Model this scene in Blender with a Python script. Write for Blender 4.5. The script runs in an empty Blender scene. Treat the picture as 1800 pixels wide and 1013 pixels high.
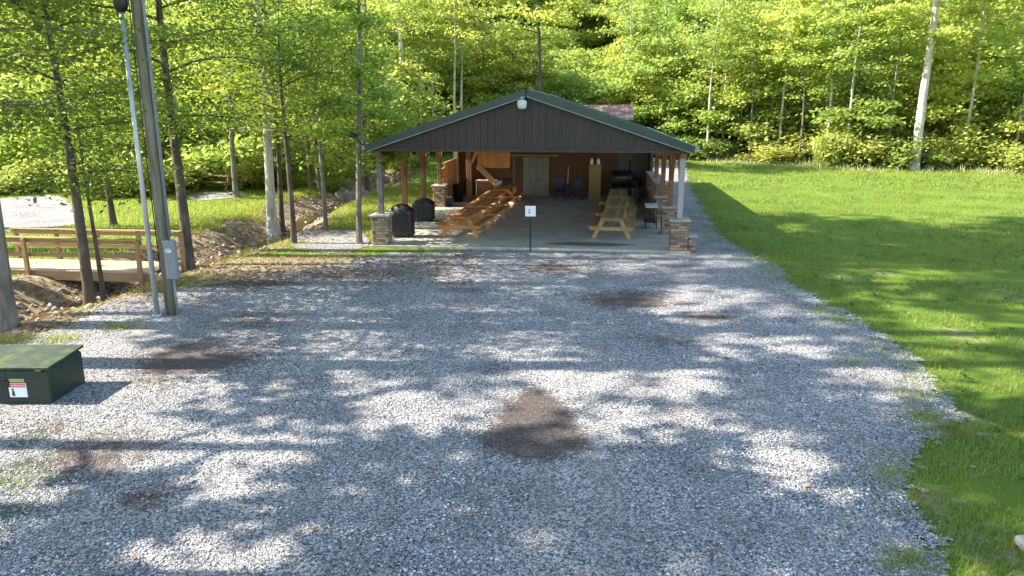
import bpy, math, random
import numpy as np
from mathutils import Vector, Matrix, noise as mnoise
R = math.radians
SC = bpy.context.scene
COL = SC.collection

# ------------------------------------------------------------------ camera, sky, sun, exposure
CAM_H = 4.5; PITCH = R(13.8); F = 1300.0
cam = bpy.data.cameras.new('camera'); co = bpy.data.objects.new('camera', cam); COL.objects.link(co)
co.location = (0, 0, CAM_H); co.rotation_euler = (R(90) - PITCH, 0, 0)
cam.sensor_width = 36; cam.lens = 36 * F / 1800; cam.clip_start = 0.1; cam.clip_end = 3000
SC.camera = co
SUN_EL = R(40); SUN_AZ = math.atan2(-1.0, 0.02)      # direction towards the sun = (sin az, cos az)
w = bpy.data.worlds.new('World'); SC.world = w; w.use_nodes = True
nt = w.node_tree; bg = nt.nodes['Background']
sky = nt.nodes.new('ShaderNodeTexSky'); sky.sky_type = 'NISHITA'; sky.sun_disc = False
sky.sun_elevation = SUN_EL; sky.sun_rotation = SUN_AZ; sky.air_density = 1.1; sky.dust_density = 0.7
nt.links.new(sky.outputs[0], bg.inputs[0]); bg.inputs[1].default_value = 0.15
sl = bpy.data.lights.new('sun', 'SUN'); sl.energy = 5.0; sl.angle = R(0.53); sl.color = (1, .93, .82)
so = bpy.data.objects.new('sun', sl); COL.objects.link(so)
sv = Vector((math.sin(SUN_AZ) * math.cos(SUN_EL), math.cos(SUN_AZ) * math.cos(SUN_EL), math.sin(SUN_EL)))
so.rotation_euler = sv.to_track_quat('Z', 'Y').to_euler(); so.location = (-30, 10, 40)
SC.view_settings.view_transform = 'Standard'; SC.view_settings.look = 'None'
SC.view_settings.gamma = 1; SC.view_settings.exposure = 1.82
SC.cycles.max_bounces = 7; SC.cycles.transparent_max_bounces = 6
SC.cycles.diffuse_bounces = 4; SC.cycles.transmission_bounces = 5

random.seed(4)
RNG = np.random.default_rng(11)

def px(x, y, z=0.0):
    """ground point (at height z) seen at photo pixel x, y"""
    a = PITCH + math.atan((y - 506.5) / F)
    D = (CAM_H - z) / math.tan(a)
    zc = D * math.cos(PITCH) + (CAM_H - z) * math.sin(PITCH)
    return ((x - 900) / F * zc, D)

# ------------------------------------------------------------------ tagging
def tag(o, label=None, cat=None, group=None, kind=None):
    if label: o['label'] = label
    if cat: o['category'] = cat
    if group: o['group'] = group
    if kind: o['kind'] = kind
    return o

def empty(name, loc=(0, 0, 0), rz=0, label=None, cat=None, group=None):
    o = bpy.data.objects.new(name, None); COL.objects.link(o)
    o.location = loc; o.rotation_euler = (0, 0, rz); o.empty_display_size = .2
    return tag(o, label, cat, group)

def link_mesh(name, me, parent=None):
    o = bpy.data.objects.new(name, me); COL.objects.link(o)
    if parent: o.parent = parent
    return o

def copy_tree(o, parent=None):
    c = o.copy(); COL.objects.link(c)
    if parent: c.parent = parent
    for ch in list(o.children): copy_tree(ch, c)
    return c

# ------------------------------------------------------------------ materials
def base_mat(name):
    m = bpy.data.materials.new(name); m.use_nodes = True
    n = m.node_tree; p = n.nodes['Principled BSDF']
    return m, n, p

def N(n, typ, **kw):
    x = n.nodes.new(typ)
    for k, v in kw.items(): setattr(x, k, v)
    return x

def ramp(n, stops, interp='LINEAR'):
    r = n.nodes.new('ShaderNodeValToRGB'); r.color_ramp.interpolation = interp
    el = r.color_ramp.elements
    while len(el) > 1: el.remove(el[-1])
    for i, (p, c) in enumerate(stops):
        e = el[0] if i == 0 else el.new(p)
        e.position = p; e.color = (*c, 1)
    return r

def coords(n, kind='Object', scale=(1, 1, 1), rot=(0, 0, 0)):
    tc = N(n, 'ShaderNodeTexCoord'); mp = N(n, 'ShaderNodeMapping')
    mp.inputs['Scale'].default_value = scale; mp.inputs['Rotation'].default_value = rot
    n.links.new(tc.outputs[kind], mp.inputs[0]); return mp.outputs[0]

def surf(name, stops, scale=4, stretch=(1, 1, 1), rough=.8, bump=.3, dist=.01, metal=0, detail=6, isl=0.0, spec=.5):
    m, n, p = base_mat(name)
    v = coords(n, 'Object', stretch)
    nz = N(n, 'ShaderNodeTexNoise'); nz.inputs['Scale'].default_value = scale; nz.inputs['Detail'].default_value = detail
    nz.inputs['Roughness'].default_value = .62
    n.links.new(v, nz.inputs['Vector'])
    r = ramp(n, stops); n.links.new(nz.outputs[0], r.inputs[0]); out = r.outputs[0]
    if isl:
        g = N(n, 'ShaderNodeNewGeometry'); h = N(n, 'ShaderNodeHueSaturation')
        mr = N(n, 'ShaderNodeMapRange'); mr.inputs[3].default_value = 1 - isl; mr.inputs[4].default_value = 1 + isl
        n.links.new(g.outputs['Random Per Island'], mr.inputs[0]); n.links.new(mr.outputs[0], h.inputs['Value'])
        n.links.new(out, h.inputs['Color']); out = h.outputs[0]
    n.links.new(out, p.inputs['Base Color'])
    p.inputs['Roughness'].default_value = rough; p.inputs['Metallic'].default_value = metal
    p.inputs['Specular IOR Level'].default_value = spec
    if bump:
        b = N(n, 'ShaderNodeBump'); b.inputs['Strength'].default_value = bump; b.inputs['Distance'].default_value = dist
        n.links.new(nz.outputs[0], b.inputs['Height']); n.links.new(b.outputs[0], p.inputs['Normal'])
    return m

def wood(name, a, b, axis=0, rough=.7, isl=.18):
    st = [14, 14, 14]; st[axis] = .9
    return surf(name, [(.3, a), (.55, b), (.75, tuple(x * .75 for x in a))], 2.2, tuple(st), rough, .35, .004, isl=isl)

def leaf_mat(name, dark, bright, trans, tfac=.5, scale=.5):
    m = bpy.data.materials.new(name); m.use_nodes = True; n = m.node_tree
    n.nodes.remove(n.nodes['Principled BSDF']); out = n.nodes['Material Output']
    g = N(n, 'ShaderNodeNewGeometry'); oi = N(n, 'ShaderNodeObjectInfo')
    nz = N(n, 'ShaderNodeTexNoise'); nz.inputs['Scale'].default_value = scale; nz.inputs['Detail'].default_value = 3
    n.links.new(g.outputs['Position'], nz.inputs['Vector'])
    a1 = N(n, 'ShaderNodeMath', operation='MULTIPLY_ADD'); a1.inputs[1].default_value = .55
    n.links.new(g.outputs['Random Per Island'], a1.inputs[0]); n.links.new(nz.outputs[0], a1.inputs[2])
    a2 = N(n, 'ShaderNodeMath', operation='MULTIPLY_ADD'); a2.inputs[1].default_value = .45
    n.links.new(oi.outputs['Random'], a2.inputs[0]); n.links.new(a1.outputs[0], a2.inputs[2])
    r1 = ramp(n, [(.5, dark), (1.0, bright)]); n.links.new(a2.outputs[0], r1.inputs[0])
    # tree to tree (and patch to patch) differences in the green itself
    wn = N(n, 'ShaderNodeTexNoise'); wn.inputs['Scale'].default_value = scale * .4; wn.inputs['Detail'].default_value = 2; n.links.new(g.outputs['Position'], wn.inputs['Vector'])
    ob = N(n, 'ShaderNodeMath', operation='MULTIPLY'); ob.inputs[1].default_value = 7.3; n.links.new(oi.outputs['Random'], ob.inputs[0])
    of = N(n, 'ShaderNodeMath', operation='FRACT'); n.links.new(ob.outputs[0], of.inputs[0])
    sm = N(n, 'ShaderNodeMath', operation='ADD'); n.links.new(of.outputs[0], sm.inputs[0]); n.links.new(wn.outputs[0], sm.inputs[1])
    hm = N(n, 'ShaderNodeMapRange'); hm.inputs[1].default_value = .3; hm.inputs[2].default_value = 1.7; hm.inputs[3].default_value = .478; hm.inputs[4].default_value = .53; n.links.new(sm.outputs[0], hm.inputs[0])
    vm = N(n, 'ShaderNodeMapRange'); vm.inputs[1].default_value = .3; vm.inputs[2].default_value = 1.7; vm.inputs[3].default_value = 1.15; vm.inputs[4].default_value = .72; n.links.new(sm.outputs[0], vm.inputs[0])
    r2 = ramp(n, [(.5, tuple(c * .6 for c in trans)), (1.0, trans)]); n.links.new(a2.outputs[0], r2.inputs[0])
    d = N(n, 'ShaderNodeBsdfDiffuse'); t = N(n, 'ShaderNodeBsdfTranslucent'); gl = N(n, 'ShaderNodeBsdfGlossy')
    gl.inputs['Roughness'].default_value = .45; gl.inputs['Color'].default_value = (.9, .95, 1, 1)
    for ro, de in ((r1, d), (r2, t)):
        hs = N(n, 'ShaderNodeHueSaturation'); hs.inputs['Saturation'].default_value = .93; n.links.new(hm.outputs[0], hs.inputs['Hue']); n.links.new(vm.outputs[0], hs.inputs['Value'])
        n.links.new(ro.outputs[0], hs.inputs['Color']); n.links.new(hs.outputs[0], de.inputs[0])
    mx = N(n, 'ShaderNodeMixShader'); mx.inputs[0].default_value = tfac
    n.links.new(d.outputs[0], mx.inputs[1]); n.links.new(t.outputs[0], mx.inputs[2])
    m2 = N(n, 'ShaderNodeMixShader'); m2.inputs[0].default_value = .015
    n.links.new(mx.outputs[0], m2.inputs[1]); n.links.new(gl.outputs[0], m2.inputs[2])
    n.links.new(m2.outputs[0], out.inputs[0])
    return m

def bark_mat(name, a, b, c):
    m, n, p = base_mat(name)
    v = coords(n, 'Object', (9, 9, 1.6))
    vo = N(n, 'ShaderNodeTexVoronoi'); vo.inputs['Scale'].default_value = 1.6
    nz = N(n, 'ShaderNodeTexNoise'); nz.inputs['Scale'].default_value = 1.2; nz.inputs['Detail'].default_value = 8
    n.links.new(v, nz.inputs['Vector']); n.links.new(nz.outputs[1], vo.inputs['Vector'])
    n2 = N(n, 'ShaderNodeTexNoise'); n2.inputs['Scale'].default_value = 1.4; n2.inputs['Detail'].default_value = 4
    n.links.new(coords(n, 'Object', (1, 1, 1)), n2.inputs['Vector'])
    r = ramp(n, [(.3, a), (.52, b), (.72, c)])
    ad = N(n, 'ShaderNodeMath', operation='MULTIPLY_ADD'); ad.inputs[1].default_value = .5
    ad2 = N(n, 'ShaderNodeMath', operation='MULTIPLY'); ad2.inputs[1].default_value = .5
    n.links.new(n2.outputs[0], ad2.inputs[0]); n.links.new(nz.outputs[0], ad.inputs[0]); n.links.new(ad2.outputs[0], ad.inputs[2])
    n.links.new(ad.outputs[0], r.inputs[0]); n.links.new(r.outputs[0], p.inputs['Base Color'])
    p.inputs['Roughness'].default_value = .95; p.inputs['Specular IOR Level'].default_value = .2
    b_ = N(n, 'ShaderNodeBump'); b_.inputs['Strength'].default_value = .8; b_.inputs['Distance'].default_value = .03
    n.links.new(nz.outputs[0], b_.inputs['Height']); n.links.new(b_.outputs[0], p.inputs['Normal'])
    return m

M = {}
M['bark_dark'] = bark_mat('dark_bark', (.03, .024, .018), (.095, .075, .055), (.19, .165, .13))
M['bark_grey'] = bark_mat('grey_bark', (.06, .052, .042), (.17, .15, .12), (.30, .28, .24))
M['bark_pale'] = bark_mat('pale_bark', (.22, .19, .15), (.46, .42, .35), (.62, .59, .52))
M['leaf_wood'] = leaf_mat('woodland_leaf', (.13, .19, .03), (.38, .45, .075), (.60, .69, .09), .5, .22)
M['leaf_near'] = leaf_mat('near_leaf', (.025, .075, .010), (.12, .20, .018), (.28, .38, .025), .45, .6)
M['leaf_mid'] = leaf_mat('mid_leaf', (.07, .14, .012), (.24, .32, .03), (.48, .56, .035), .5, .4)
M['leaf_deep'] = leaf_mat('deep_leaf', (.02, .065, .012), (.05, .13, .02), (.12, .25, .02), .4, .6)
M['shrub'] = leaf_mat('shrub_leaf', (.14, .20, .03), (.38, .42, .08), (.58, .62, .09), .48, .4)
M['grass'] = leaf_mat('grass_blade', (.045, .10, .014), (.27, .30, .045), (.42, .47, .06), .45, 1.1)
M['litter'] = surf('leaf_litter', [(.3, (.10, .05, .025)), (.7, (.32, .20, .11))], 3, isl=.5, bump=0)
M['table_wood'] = wood('stained_picnic_wood', (.36, .13, .035), (.52, .23, .07), 1, isl=.35)
M['table_wood_x'] = wood('stained_picnic_wood_cross', (.38, .12, .025), (.52, .21, .05), 0)
M['table_old'] = wood('weathered_picnic_wood', (.24, .14, .05), (.38, .25, .10), 1, isl=.35)
M['bridge_wood'] = wood('weathered_bridge_wood', (.16, .085, .035), (.33, .20, .09), 0)
M['bridge_deck'] = wood('grey_deck_board', (.26, .20, .13), (.42, .34, .24), 1)
M['timber'] = wood('timber_post', (.13, .055, .028), (.23, .10, .05), 2)
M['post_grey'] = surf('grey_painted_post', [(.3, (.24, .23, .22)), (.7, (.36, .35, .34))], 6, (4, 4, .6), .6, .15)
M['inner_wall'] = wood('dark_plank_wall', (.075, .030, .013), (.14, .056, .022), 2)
M['orange_wood'] = wood('orange_slat_wood', (.45, .18, .05), (.60, .28, .09), 2)
M['plank_side'] = wood('honey_plank', (.40, .18, .07), (.55, .28, .11), 2)
M['grey_wall'] = surf('grey_wall_panel', [(.3, (.09, .088, .075)), (.7, (.13, .126, .11))], 3, rough=.8, bump=.1)
M['concrete'] = surf('slab_concrete', [(.25, (.33, .34, .33)), (.55, (.45, .45, .43)), (.8, (.52, .52, .50))], 1.3, rough=.75, bump=.15, dist=.004, detail=10)
M['roof_green'] = surf('green_roof_metal', [(.3, (.006, .028, .022)), (.7, (.010, .045, .034))], 2, rough=.35, bump=.05, metal=.0)
M['trim_pale'] = surf('pale_trim', [(.3, (.20, .24, .24)), (.7, (.28, .32, .32))], 3, rough=.5, bump=0)
M['siding'] = surf('dark_brown_siding', [(.3, (.024, .016, .013)), (.7, (.046, .031, .025))], 1.2, (1, 1, .4), .55, .1)
M['black_cloth'] = surf('black_vinyl_cover', [(.3, (.004, .004, .005)), (.7, (.010, .010, .011))], 6, (1, 1, .3), .5, .8, .03)
M['black'] = surf('black_metal', [(.3, (.006, .006, .006)), (.7, (.012, .012, .012))], 9, rough=.45, bump=.05)
M['navy'] = surf('navy_plastic', [(.3, (.012, .02, .05)), (.7, (.02, .035, .08))], 5, rough=.45, bump=0)
M['white'] = surf('white_paint', [(.3, (.72, .72, .74)), (.7, (.82, .82, .82))], 4, rough=.5, bump=0)
M['offwhite'] = surf('worn_white_enamel', [(.3, (.48, .50, .50)), (.7, (.60, .62, .62))], 3, rough=.4, bump=.03)
M['door'] = surf('grey_door_paint', [(.3, (.15, .15, .12)), (.7, (.20, .20, .165))], 2, rough=.5, bump=.03)
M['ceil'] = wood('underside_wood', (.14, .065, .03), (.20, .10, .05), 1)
M['steel'] = surf('galvanised_steel', [(.3, (.36, .38, .40)), (.7, (.52, .54, .56))], 7, (1, 1, .5), .45, .05, metal=.5)
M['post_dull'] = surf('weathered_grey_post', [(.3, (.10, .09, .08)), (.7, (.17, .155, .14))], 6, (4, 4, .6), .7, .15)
M['boxgrey'] = surf('grey_meter_enamel', [(.3, (.16, .18, .20)), (.7, (.23, .25, .27))], 5, rough=.5, bump=.02)
M['yellow'] = wood('yellow_pine_board', (.19, .12, .03), (.27, .18, .045), 2)
M['darkgreen'] = surf('dark_green_enamel', [(.3, (.007, .018, .012)), (.7, (.013, .028, .019))], 3, rough=.5, bump=.08)
M['green_top'] = surf('mossy_green_enamel', [(.3, (.014, .026, .013)), (.5, (.022, .038, .017)), (.62, (.06, .085, .02)), (.7, (.02, .034, .014))], 3.2, rough=.7, bump=.2)
M['red'] = surf('red_label', [(.3, (.55, .03, .02)), (.7, (.60, .04, .03))], 3, bump=0)
M['ink'] = surf('dark_ink', [(.3, (.03, .03, .04)), (.7, (.04, .04, .05))], 3, bump=0)
M['yellowlabel'] = surf('faded_yellow_label', [(.3, (.30, .30, .10)), (.7, (.36, .36, .14))], 3, bump=0)
M['rust'] = surf('rusty_sheet_roof', [(.38, (.30, .27, .24)), (.5, (.22, .10, .07)), (.7, (.27, .07, .045))], 1.1, (1, 3, 1), .6, .1)
M['shed_wood'] = wood('grey_shed_boards', (.14, .11, .08), (.24, .20, .16), 2)
M['rock'] = surf('creek_rock', [(.3, (.15, .12, .10)), (.6, (.34, .29, .25)), (.8, (.45, .42, .38))], 5, rough=.9, bump=.5, dist=.02, isl=.35)
M['pebble'] = surf('gravel_pebble', [(.25, (.14, .14, .15)), (.5, (.34, .335, .34)), (.78, (.66, .64, .62))], 1.6, rough=.85, bump=.1, isl=.6)
M['pole'] = surf('weathered_pole', [(.3, (.07, .062, .04)), (.5, (.155, .145, .10)), (.75, (.25, .235, .175))], 1.6, (7, 7, .5), .9, .6, .01)
M['water'], _n, _p = base_mat('creek_water')
_p.inputs['Base Color'].default_value = (.09, .055, .025, 1); _p.inputs['Roughness'].default_value = .08
_w = N(_n, 'ShaderNodeTexNoise'); _w.inputs['Scale'].default_value = 5; _b = N(_n, 'ShaderNodeBump'); _b.inputs['Strength'].default_value = .2
_n.links.new(coords(_n, 'Object'), _w.inputs['Vector']); _n.links.new(_w.outputs[0], _b.inputs['Height']); _n.links.new(_b.outputs[0], _p.inputs['Normal'])

def stone_mat(name, cols, sc=(1, 1, 1)):
    m, n, p = base_mat(name)
    tc = N(n, 'ShaderNodeTexCoord'); sx = N(n, 'ShaderNodeSeparateXYZ'); n.links.new(tc.outputs['Object'], sx.inputs[0])
    ad = N(n, 'ShaderNodeMath', operation='ADD'); n.links.new(sx.outputs[0], ad.inputs[0]); n.links.new(sx.outputs[1], ad.inputs[1])
    cb = N(n, 'ShaderNodeCombineXYZ'); n.links.new(ad.outputs[0], cb.inputs[0]); n.links.new(sx.outputs[2], cb.inputs[1])
    nz = N(n, 'ShaderNodeTexNoise'); nz.inputs['Scale'].default_value = 3; n.links.new(tc.outputs['Object'], nz.inputs['Vector'])
    mxv = N(n, 'ShaderNodeMixRGB', blend_type='ADD'); mxv.inputs[0].default_value = .12
    n.links.new(cb.outputs[0], mxv.inputs[1]); n.links.new(nz.outputs[1], mxv.inputs[2])
    br = N(n, 'ShaderNodeTexBrick'); br.inputs['Scale'].default_value = 1; br.inputs['Brick Width'].default_value = .22
    br.inputs['Row Height'].default_value = .085; br.inputs['Mortar Size'].default_value = .008; br.offset = .4
    br.inputs['Color1'].default_value = (0, 0, 0, 1); br.inputs['Color2'].default_value = (1, 1, 1, 1); br.inputs['Mortar'].default_value = (.3, .3, .3, 1)
    n.links.new(mxv.outputs[0], br.inputs['Vector'])
    r = ramp(n, cols); n.links.new(br.outputs['Color'], r.inputs[0])
    mm = N(n, 'ShaderNodeMixRGB'); mm.inputs[2].default_value = (.12, .10, .085, 1)
    n.links.new(br.outputs['Fac'], mm.inputs[0]); n.links.new(r.outputs[0], mm.inputs[1])
    n3 = N(n, 'ShaderNodeTexNoise'); n3.inputs['Scale'].default_value = 30; n.links.new(tc.outputs['Object'], n3.inputs['Vector'])
    m3 = N(n, 'ShaderNodeMixRGB', blend_type='OVERLAY'); m3.inputs[0].default_value = .5
    n.links.new(mm.outputs[0], m3.inputs[1]); n.links.new(n3.outputs[0], m3.inputs[2]); n.links.new(m3.outputs[0], p.inputs['Base Color'])
    p.inputs['Roughness'].default_value = .9
    b = N(n, 'ShaderNodeBump'); b.inputs['Strength'].default_value = .8; b.inputs['Distance'].default_value = .02; b.invert = True
    n.links.new(br.outputs['Fac'], b.inputs['Height']); n.links.new(b.outputs[0], p.inputs['Normal'])
    return m
M['stone'] = stone_mat('ledge_stone', [(0, (.11, .065, .038)), (.35, (.26, .165, .10)), (.7, (.36, .25, .165)), (1, (.16, .11, .08))])
M['cap'] = surf('stone_cap', [(.3, (.25, .22, .18)), (.7, (.36, .32, .27))], 6, rough=.85, bump=.3)

# ------------------------------------------------------------------ mesh builder
class MB:
    def __init__(s): s.v = []; s.f = []; s.sm = []
    def poly(s, verts, faces, smooth=False):
        b = len(s.v); s.v += [tuple(p) for p in verts]; s.f += [tuple(b + i for i in f) for f in faces]; s.sm += [smooth] * len(faces)
    def box(s, x0, x1, y0, y1, z0, z1, mat=None, bev=0.0):
        if bev:
            e = min(bev, (x1 - x0) * .45, (y1 - y0) * .45, (z1 - z0) * .45)
            vs = []
            for z, i in ((z0, e), (z0 + e, 0), (z1 - e, 0), (z1, e)):
                X0, X1, Y0, Y1 = x0 + i, x1 - i, y0 + i, y1 - i
                # octagonal ring: corners cut
                vs += [(X0 + e, Y0, z), (X1 - e, Y0, z), (X1, Y0 + e, z), (X1, Y1 - e, z), (X1 - e, Y1, z), (X0 + e, Y1, z), (X0, Y1 - e, z), (X0, Y0 + e, z)]
            fs = [tuple(range(7, -1, -1)), tuple(range(24, 32))]
            for k in range(3):
                for i in range(8): fs.append((k * 8 + i, k * 8 + (i + 1) % 8, (k + 1) * 8 + (i + 1) % 8, (k + 1) * 8 + i))
        else:
            vs = [(x, y, z) for z in (z0, z1) for x, y in ((x0, y0), (x1, y0), (x1, y1), (x0, y1))]
            fs = [(3, 2, 1, 0), (4, 5, 6, 7), (0, 1, 5, 4), (1, 2, 6, 5), (2, 3, 7, 6), (3, 0, 4, 7)]
        if mat is not None: vs = [mat @ Vector(p) for p in vs]
        s.poly(vs, fs)
    def beam(s, a, b, w, t, up=(0, 0, 1), bev=0.0):
        """rectangular bar from a to b, width w (sideways) and thickness t (towards up)"""
        a = Vector(a); b = Vector(b); d = b - a; L = d.length; x = d.normalized(); u = Vector(up)
        y = u.cross(x)
        if y.length < 1e-4: y = Vector((0, 1, 0)).cross(x)
        y.normalize(); z = x.cross(y)
        m = Matrix(((x.x, y.x, z.x, a.x), (x.y, y.y, z.y, a.y), (x.z, y.z, z.z, a.z), (0, 0, 0, 1)))
        s.box(0, L, -w / 2, w / 2, -t / 2, t / 2, m, bev)
    def tube(s, pts, rad, n=10, cap=True):
        pts = [Vector(p) for p in pts]; base = len(s.v)
        if not isinstance(rad, (list, tuple)): rad = [rad] * len(pts)
        ref = Vector((0.13, 1, .07)).normalized()
        for i, p in enumerate(pts):
            d = (pts[min(i + 1, len(pts) - 1)] - pts[max(i - 1, 0)]).normalized()
            a = d.cross(ref)
            if a.length < .05: a = d.cross(Vector((1, 0, 0)))
            a.normalize(); b = d.cross(a)
            for k in range(n):
                t = 2 * math.pi * k / n; q = p + (a * math.cos(t) + b * math.sin(t)) * rad[i]; s.v.append(tuple(q))
        for i in range(len(pts) - 1):
            for k in range(n):
                s.f.append((base + i * n + k, base + i * n + (k + 1) % n, base + (i + 1) * n + (k + 1) % n, base + (i + 1) * n + k)); s.sm.append(True)
        if cap:
            s.f.append(tuple(base + k for k in range(n - 1, -1, -1))); s.sm.append(False)
            e = base + (len(pts) - 1) * n; s.f.append(tuple(e + k for k in range(n))); s.sm.append(False)
    def lathe(s, prof, n=20, c=(0, 0, 0), sx=1, sy=1):
        s2 = len(s.v)
        for r, z in prof:
            for k in range(n):
                t = 2 * math.pi * k / n; s.v.append((c[0] + r * math.cos(t) * sx, c[1] + r * math.sin(t) * sy, c[2] + z))
        for i in range(len(prof) - 1):
            for k in range(n):
                s.f.append((s2 + i * n + k, s2 + i * n + (k + 1) % n, s2 + (i + 1) * n + (k + 1) % n, s2 + (i + 1) * n + k)); s.sm.append(True)
    def mesh(s, name, mat):
        me = bpy.data.meshes.new(name); me.from_pydata(s.v, [], s.f); me.materials.append(mat)
        me.polygons.foreach_set('use_smooth', s.sm); me.update(); return me
    def build(s, name, mat, parent=None): return link_mesh(name, s.mesh(name, mat), parent)

def np_mesh(name, V, faces_n, mat, smooth=False):
    """V (n,3); every consecutive faces_n verts make a face"""
    V = np.asarray(V, dtype=np.float32).reshape(-1, 3); nv = len(V); nf = nv // faces_n
    me = bpy.data.meshes.new(name); me.vertices.add(nv); me.vertices.foreach_set('co', V.ravel())
    me.loops.add(nv); me.loops.foreach_set('vertex_index', np.arange(nv, dtype=np.int32))
    me.polygons.add(nf); me.polygons.foreach_set('loop_start', np.arange(0, nv, faces_n, dtype=np.int32))
    me.update(calc_edges=True); me.materials.append(mat); return me

# ------------------------------------------------------------------ terrain
CREEK = [px(690, 305), px(600, 340), px(540, 362), px(470, 404), px(380, 432), px(290, 458), px(180, 490), px(60, 525), px(-120, 575), px(-500, 640)]
CR = np.array(CREEK)
def seg_dist(P, A, B):
    d = B - A; t = np.clip(((P - A) @ d) / (d @ d), 0, 1); return np.linalg.norm(P - (A + t[:, None] * d), axis=1)
def creek_dist(X, Y):
    P = np.stack([X.ravel(), Y.ravel()], 1); D = np.full(len(P), 1e9)
    for i in range(len(CR) - 1): D = np.minimum(D, seg_dist(P, CR[i], CR[i + 1]))
    return D.reshape(X.shape)
def vnoise(X, Y, s, seed=0):
    """cheap smooth noise from sines"""
    r = np.random.default_rng(seed); out = np.zeros_like(X)
    for k in range(7):
        a = r.uniform(0, 6.28); f = s * r.uniform(.5, 2.2); p = r.uniform(0, 6.28)
        out += np.sin((X * np.cos(a) + Y * np.sin(a)) * f + p + 1.3 * np.sin((X * np.sin(a) - Y * np.cos(a)) * f * .7 + p * 2)) / 7
    return out
def sstep(a, b, x):
    t = np.clip((x - a) / (b - a), 0, 1); return t * t * (3 - 2 * t)
def edge_y(X):      # where the lawn ends and the wooded slope begins
    return 68 - .72 * np.clip(X - 14, 0, 60) - .35 * np.clip(-X - 4, 0, 60) + 1.6 * np.sin(X * .21) + .8 * np.sin(X * .63 + 1)
def H(X, Y):
    X = np.asarray(X, dtype=float); Y = np.asarray(Y, dtype=float)
    cd = creek_dist(X, Y)
    z = -.62 * (1 - sstep(.3, 2.0, cd + .22 * vnoise(X, Y, 1.5, 3)))
    lot = sstep(-11, -8.5, X) * 0
    far = sstep(30, 60, Y)
    z += .10 * vnoise(X, Y, .35, 5) * far + .05 * vnoise(X, Y, 1.1, 6) * sstep(1.5, 3, cd) * sstep(28, 34, Y)
    z += np.where(X < -11.0, .06 * vnoise(X, Y, .9, 8), 0)
    d = Y - edge_y(X)
    z += np.where(d > 0, .10 * d + .0085 * d * d * (1 - sstep(30, 80, d)) + .30 * np.maximum(d - 30, 0), 0) * (1 + .12 * vnoise(X, Y, .1, 9))
    return np.minimum(z, 42 + 3 * vnoise(X, Y, .05, 2))
def h1(x, y): return float(H(np.array([x]), np.array([y]))[0])

def axis_pts(lo, hi, far, n, m, p=2.2):
    core = np.linspace(lo, hi, n); t = np.linspace(0, 1, m + 1)[1:] ** p
    return np.concatenate([(lo - far * t)[::-1], core, hi + far * t])
gx = axis_pts(-34, 30, 900, 330, 30); gy = axis_pts(2, 62, 900, 310, 34)
GX, GY = np.meshgrid(gx, gy); GZ = H(GX, GY)
nx, ny = len(gx), len(gy)

def grid_obj(name, X, Y, Z, mask, mat, attrs):
    ny_, nx_ = X.shape; idx = -np.ones(X.shape, dtype=int)
    q = mask
    use = np.zeros(X.shape, bool); use[:-1, :-1] |= q; use[1:, :-1] |= q; use[:-1, 1:] |= q; use[1:, 1:] |= q
    idx[use] = np.arange(use.sum()); V = np.stack([X[use], Y[use], Z[use]], 1)
    j, i = np.nonzero(q); Fc = np.stack([idx[j, i], idx[j, i + 1], idx[j + 1, i + 1], idx[j + 1, i]], 1)
    me = bpy.data.meshes.new(name); me.vertices.add(len(V)); me.vertices.foreach_set('co', V.astype(np.float32).ravel())
    me.loops.add(Fc.size); me.loops.foreach_set('vertex_index', Fc.astype(np.int32).ravel())
    me.polygons.add(len(Fc)); me.polygons.foreach_set('loop_start', np.arange(0, Fc.size, 4, dtype=np.int32))
    me.update(calc_edges=True)
    me.polygons.foreach_set('use_smooth', np.ones(len(Fc), bool))
    for k, a in attrs.items():
        at = me.attributes.new(k, 'FLOAT', 'POINT'); at.data.foreach_set('value', a[use].astype(np.float32))
    me.materials.append(mat); return link_mesh(name, me)

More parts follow.
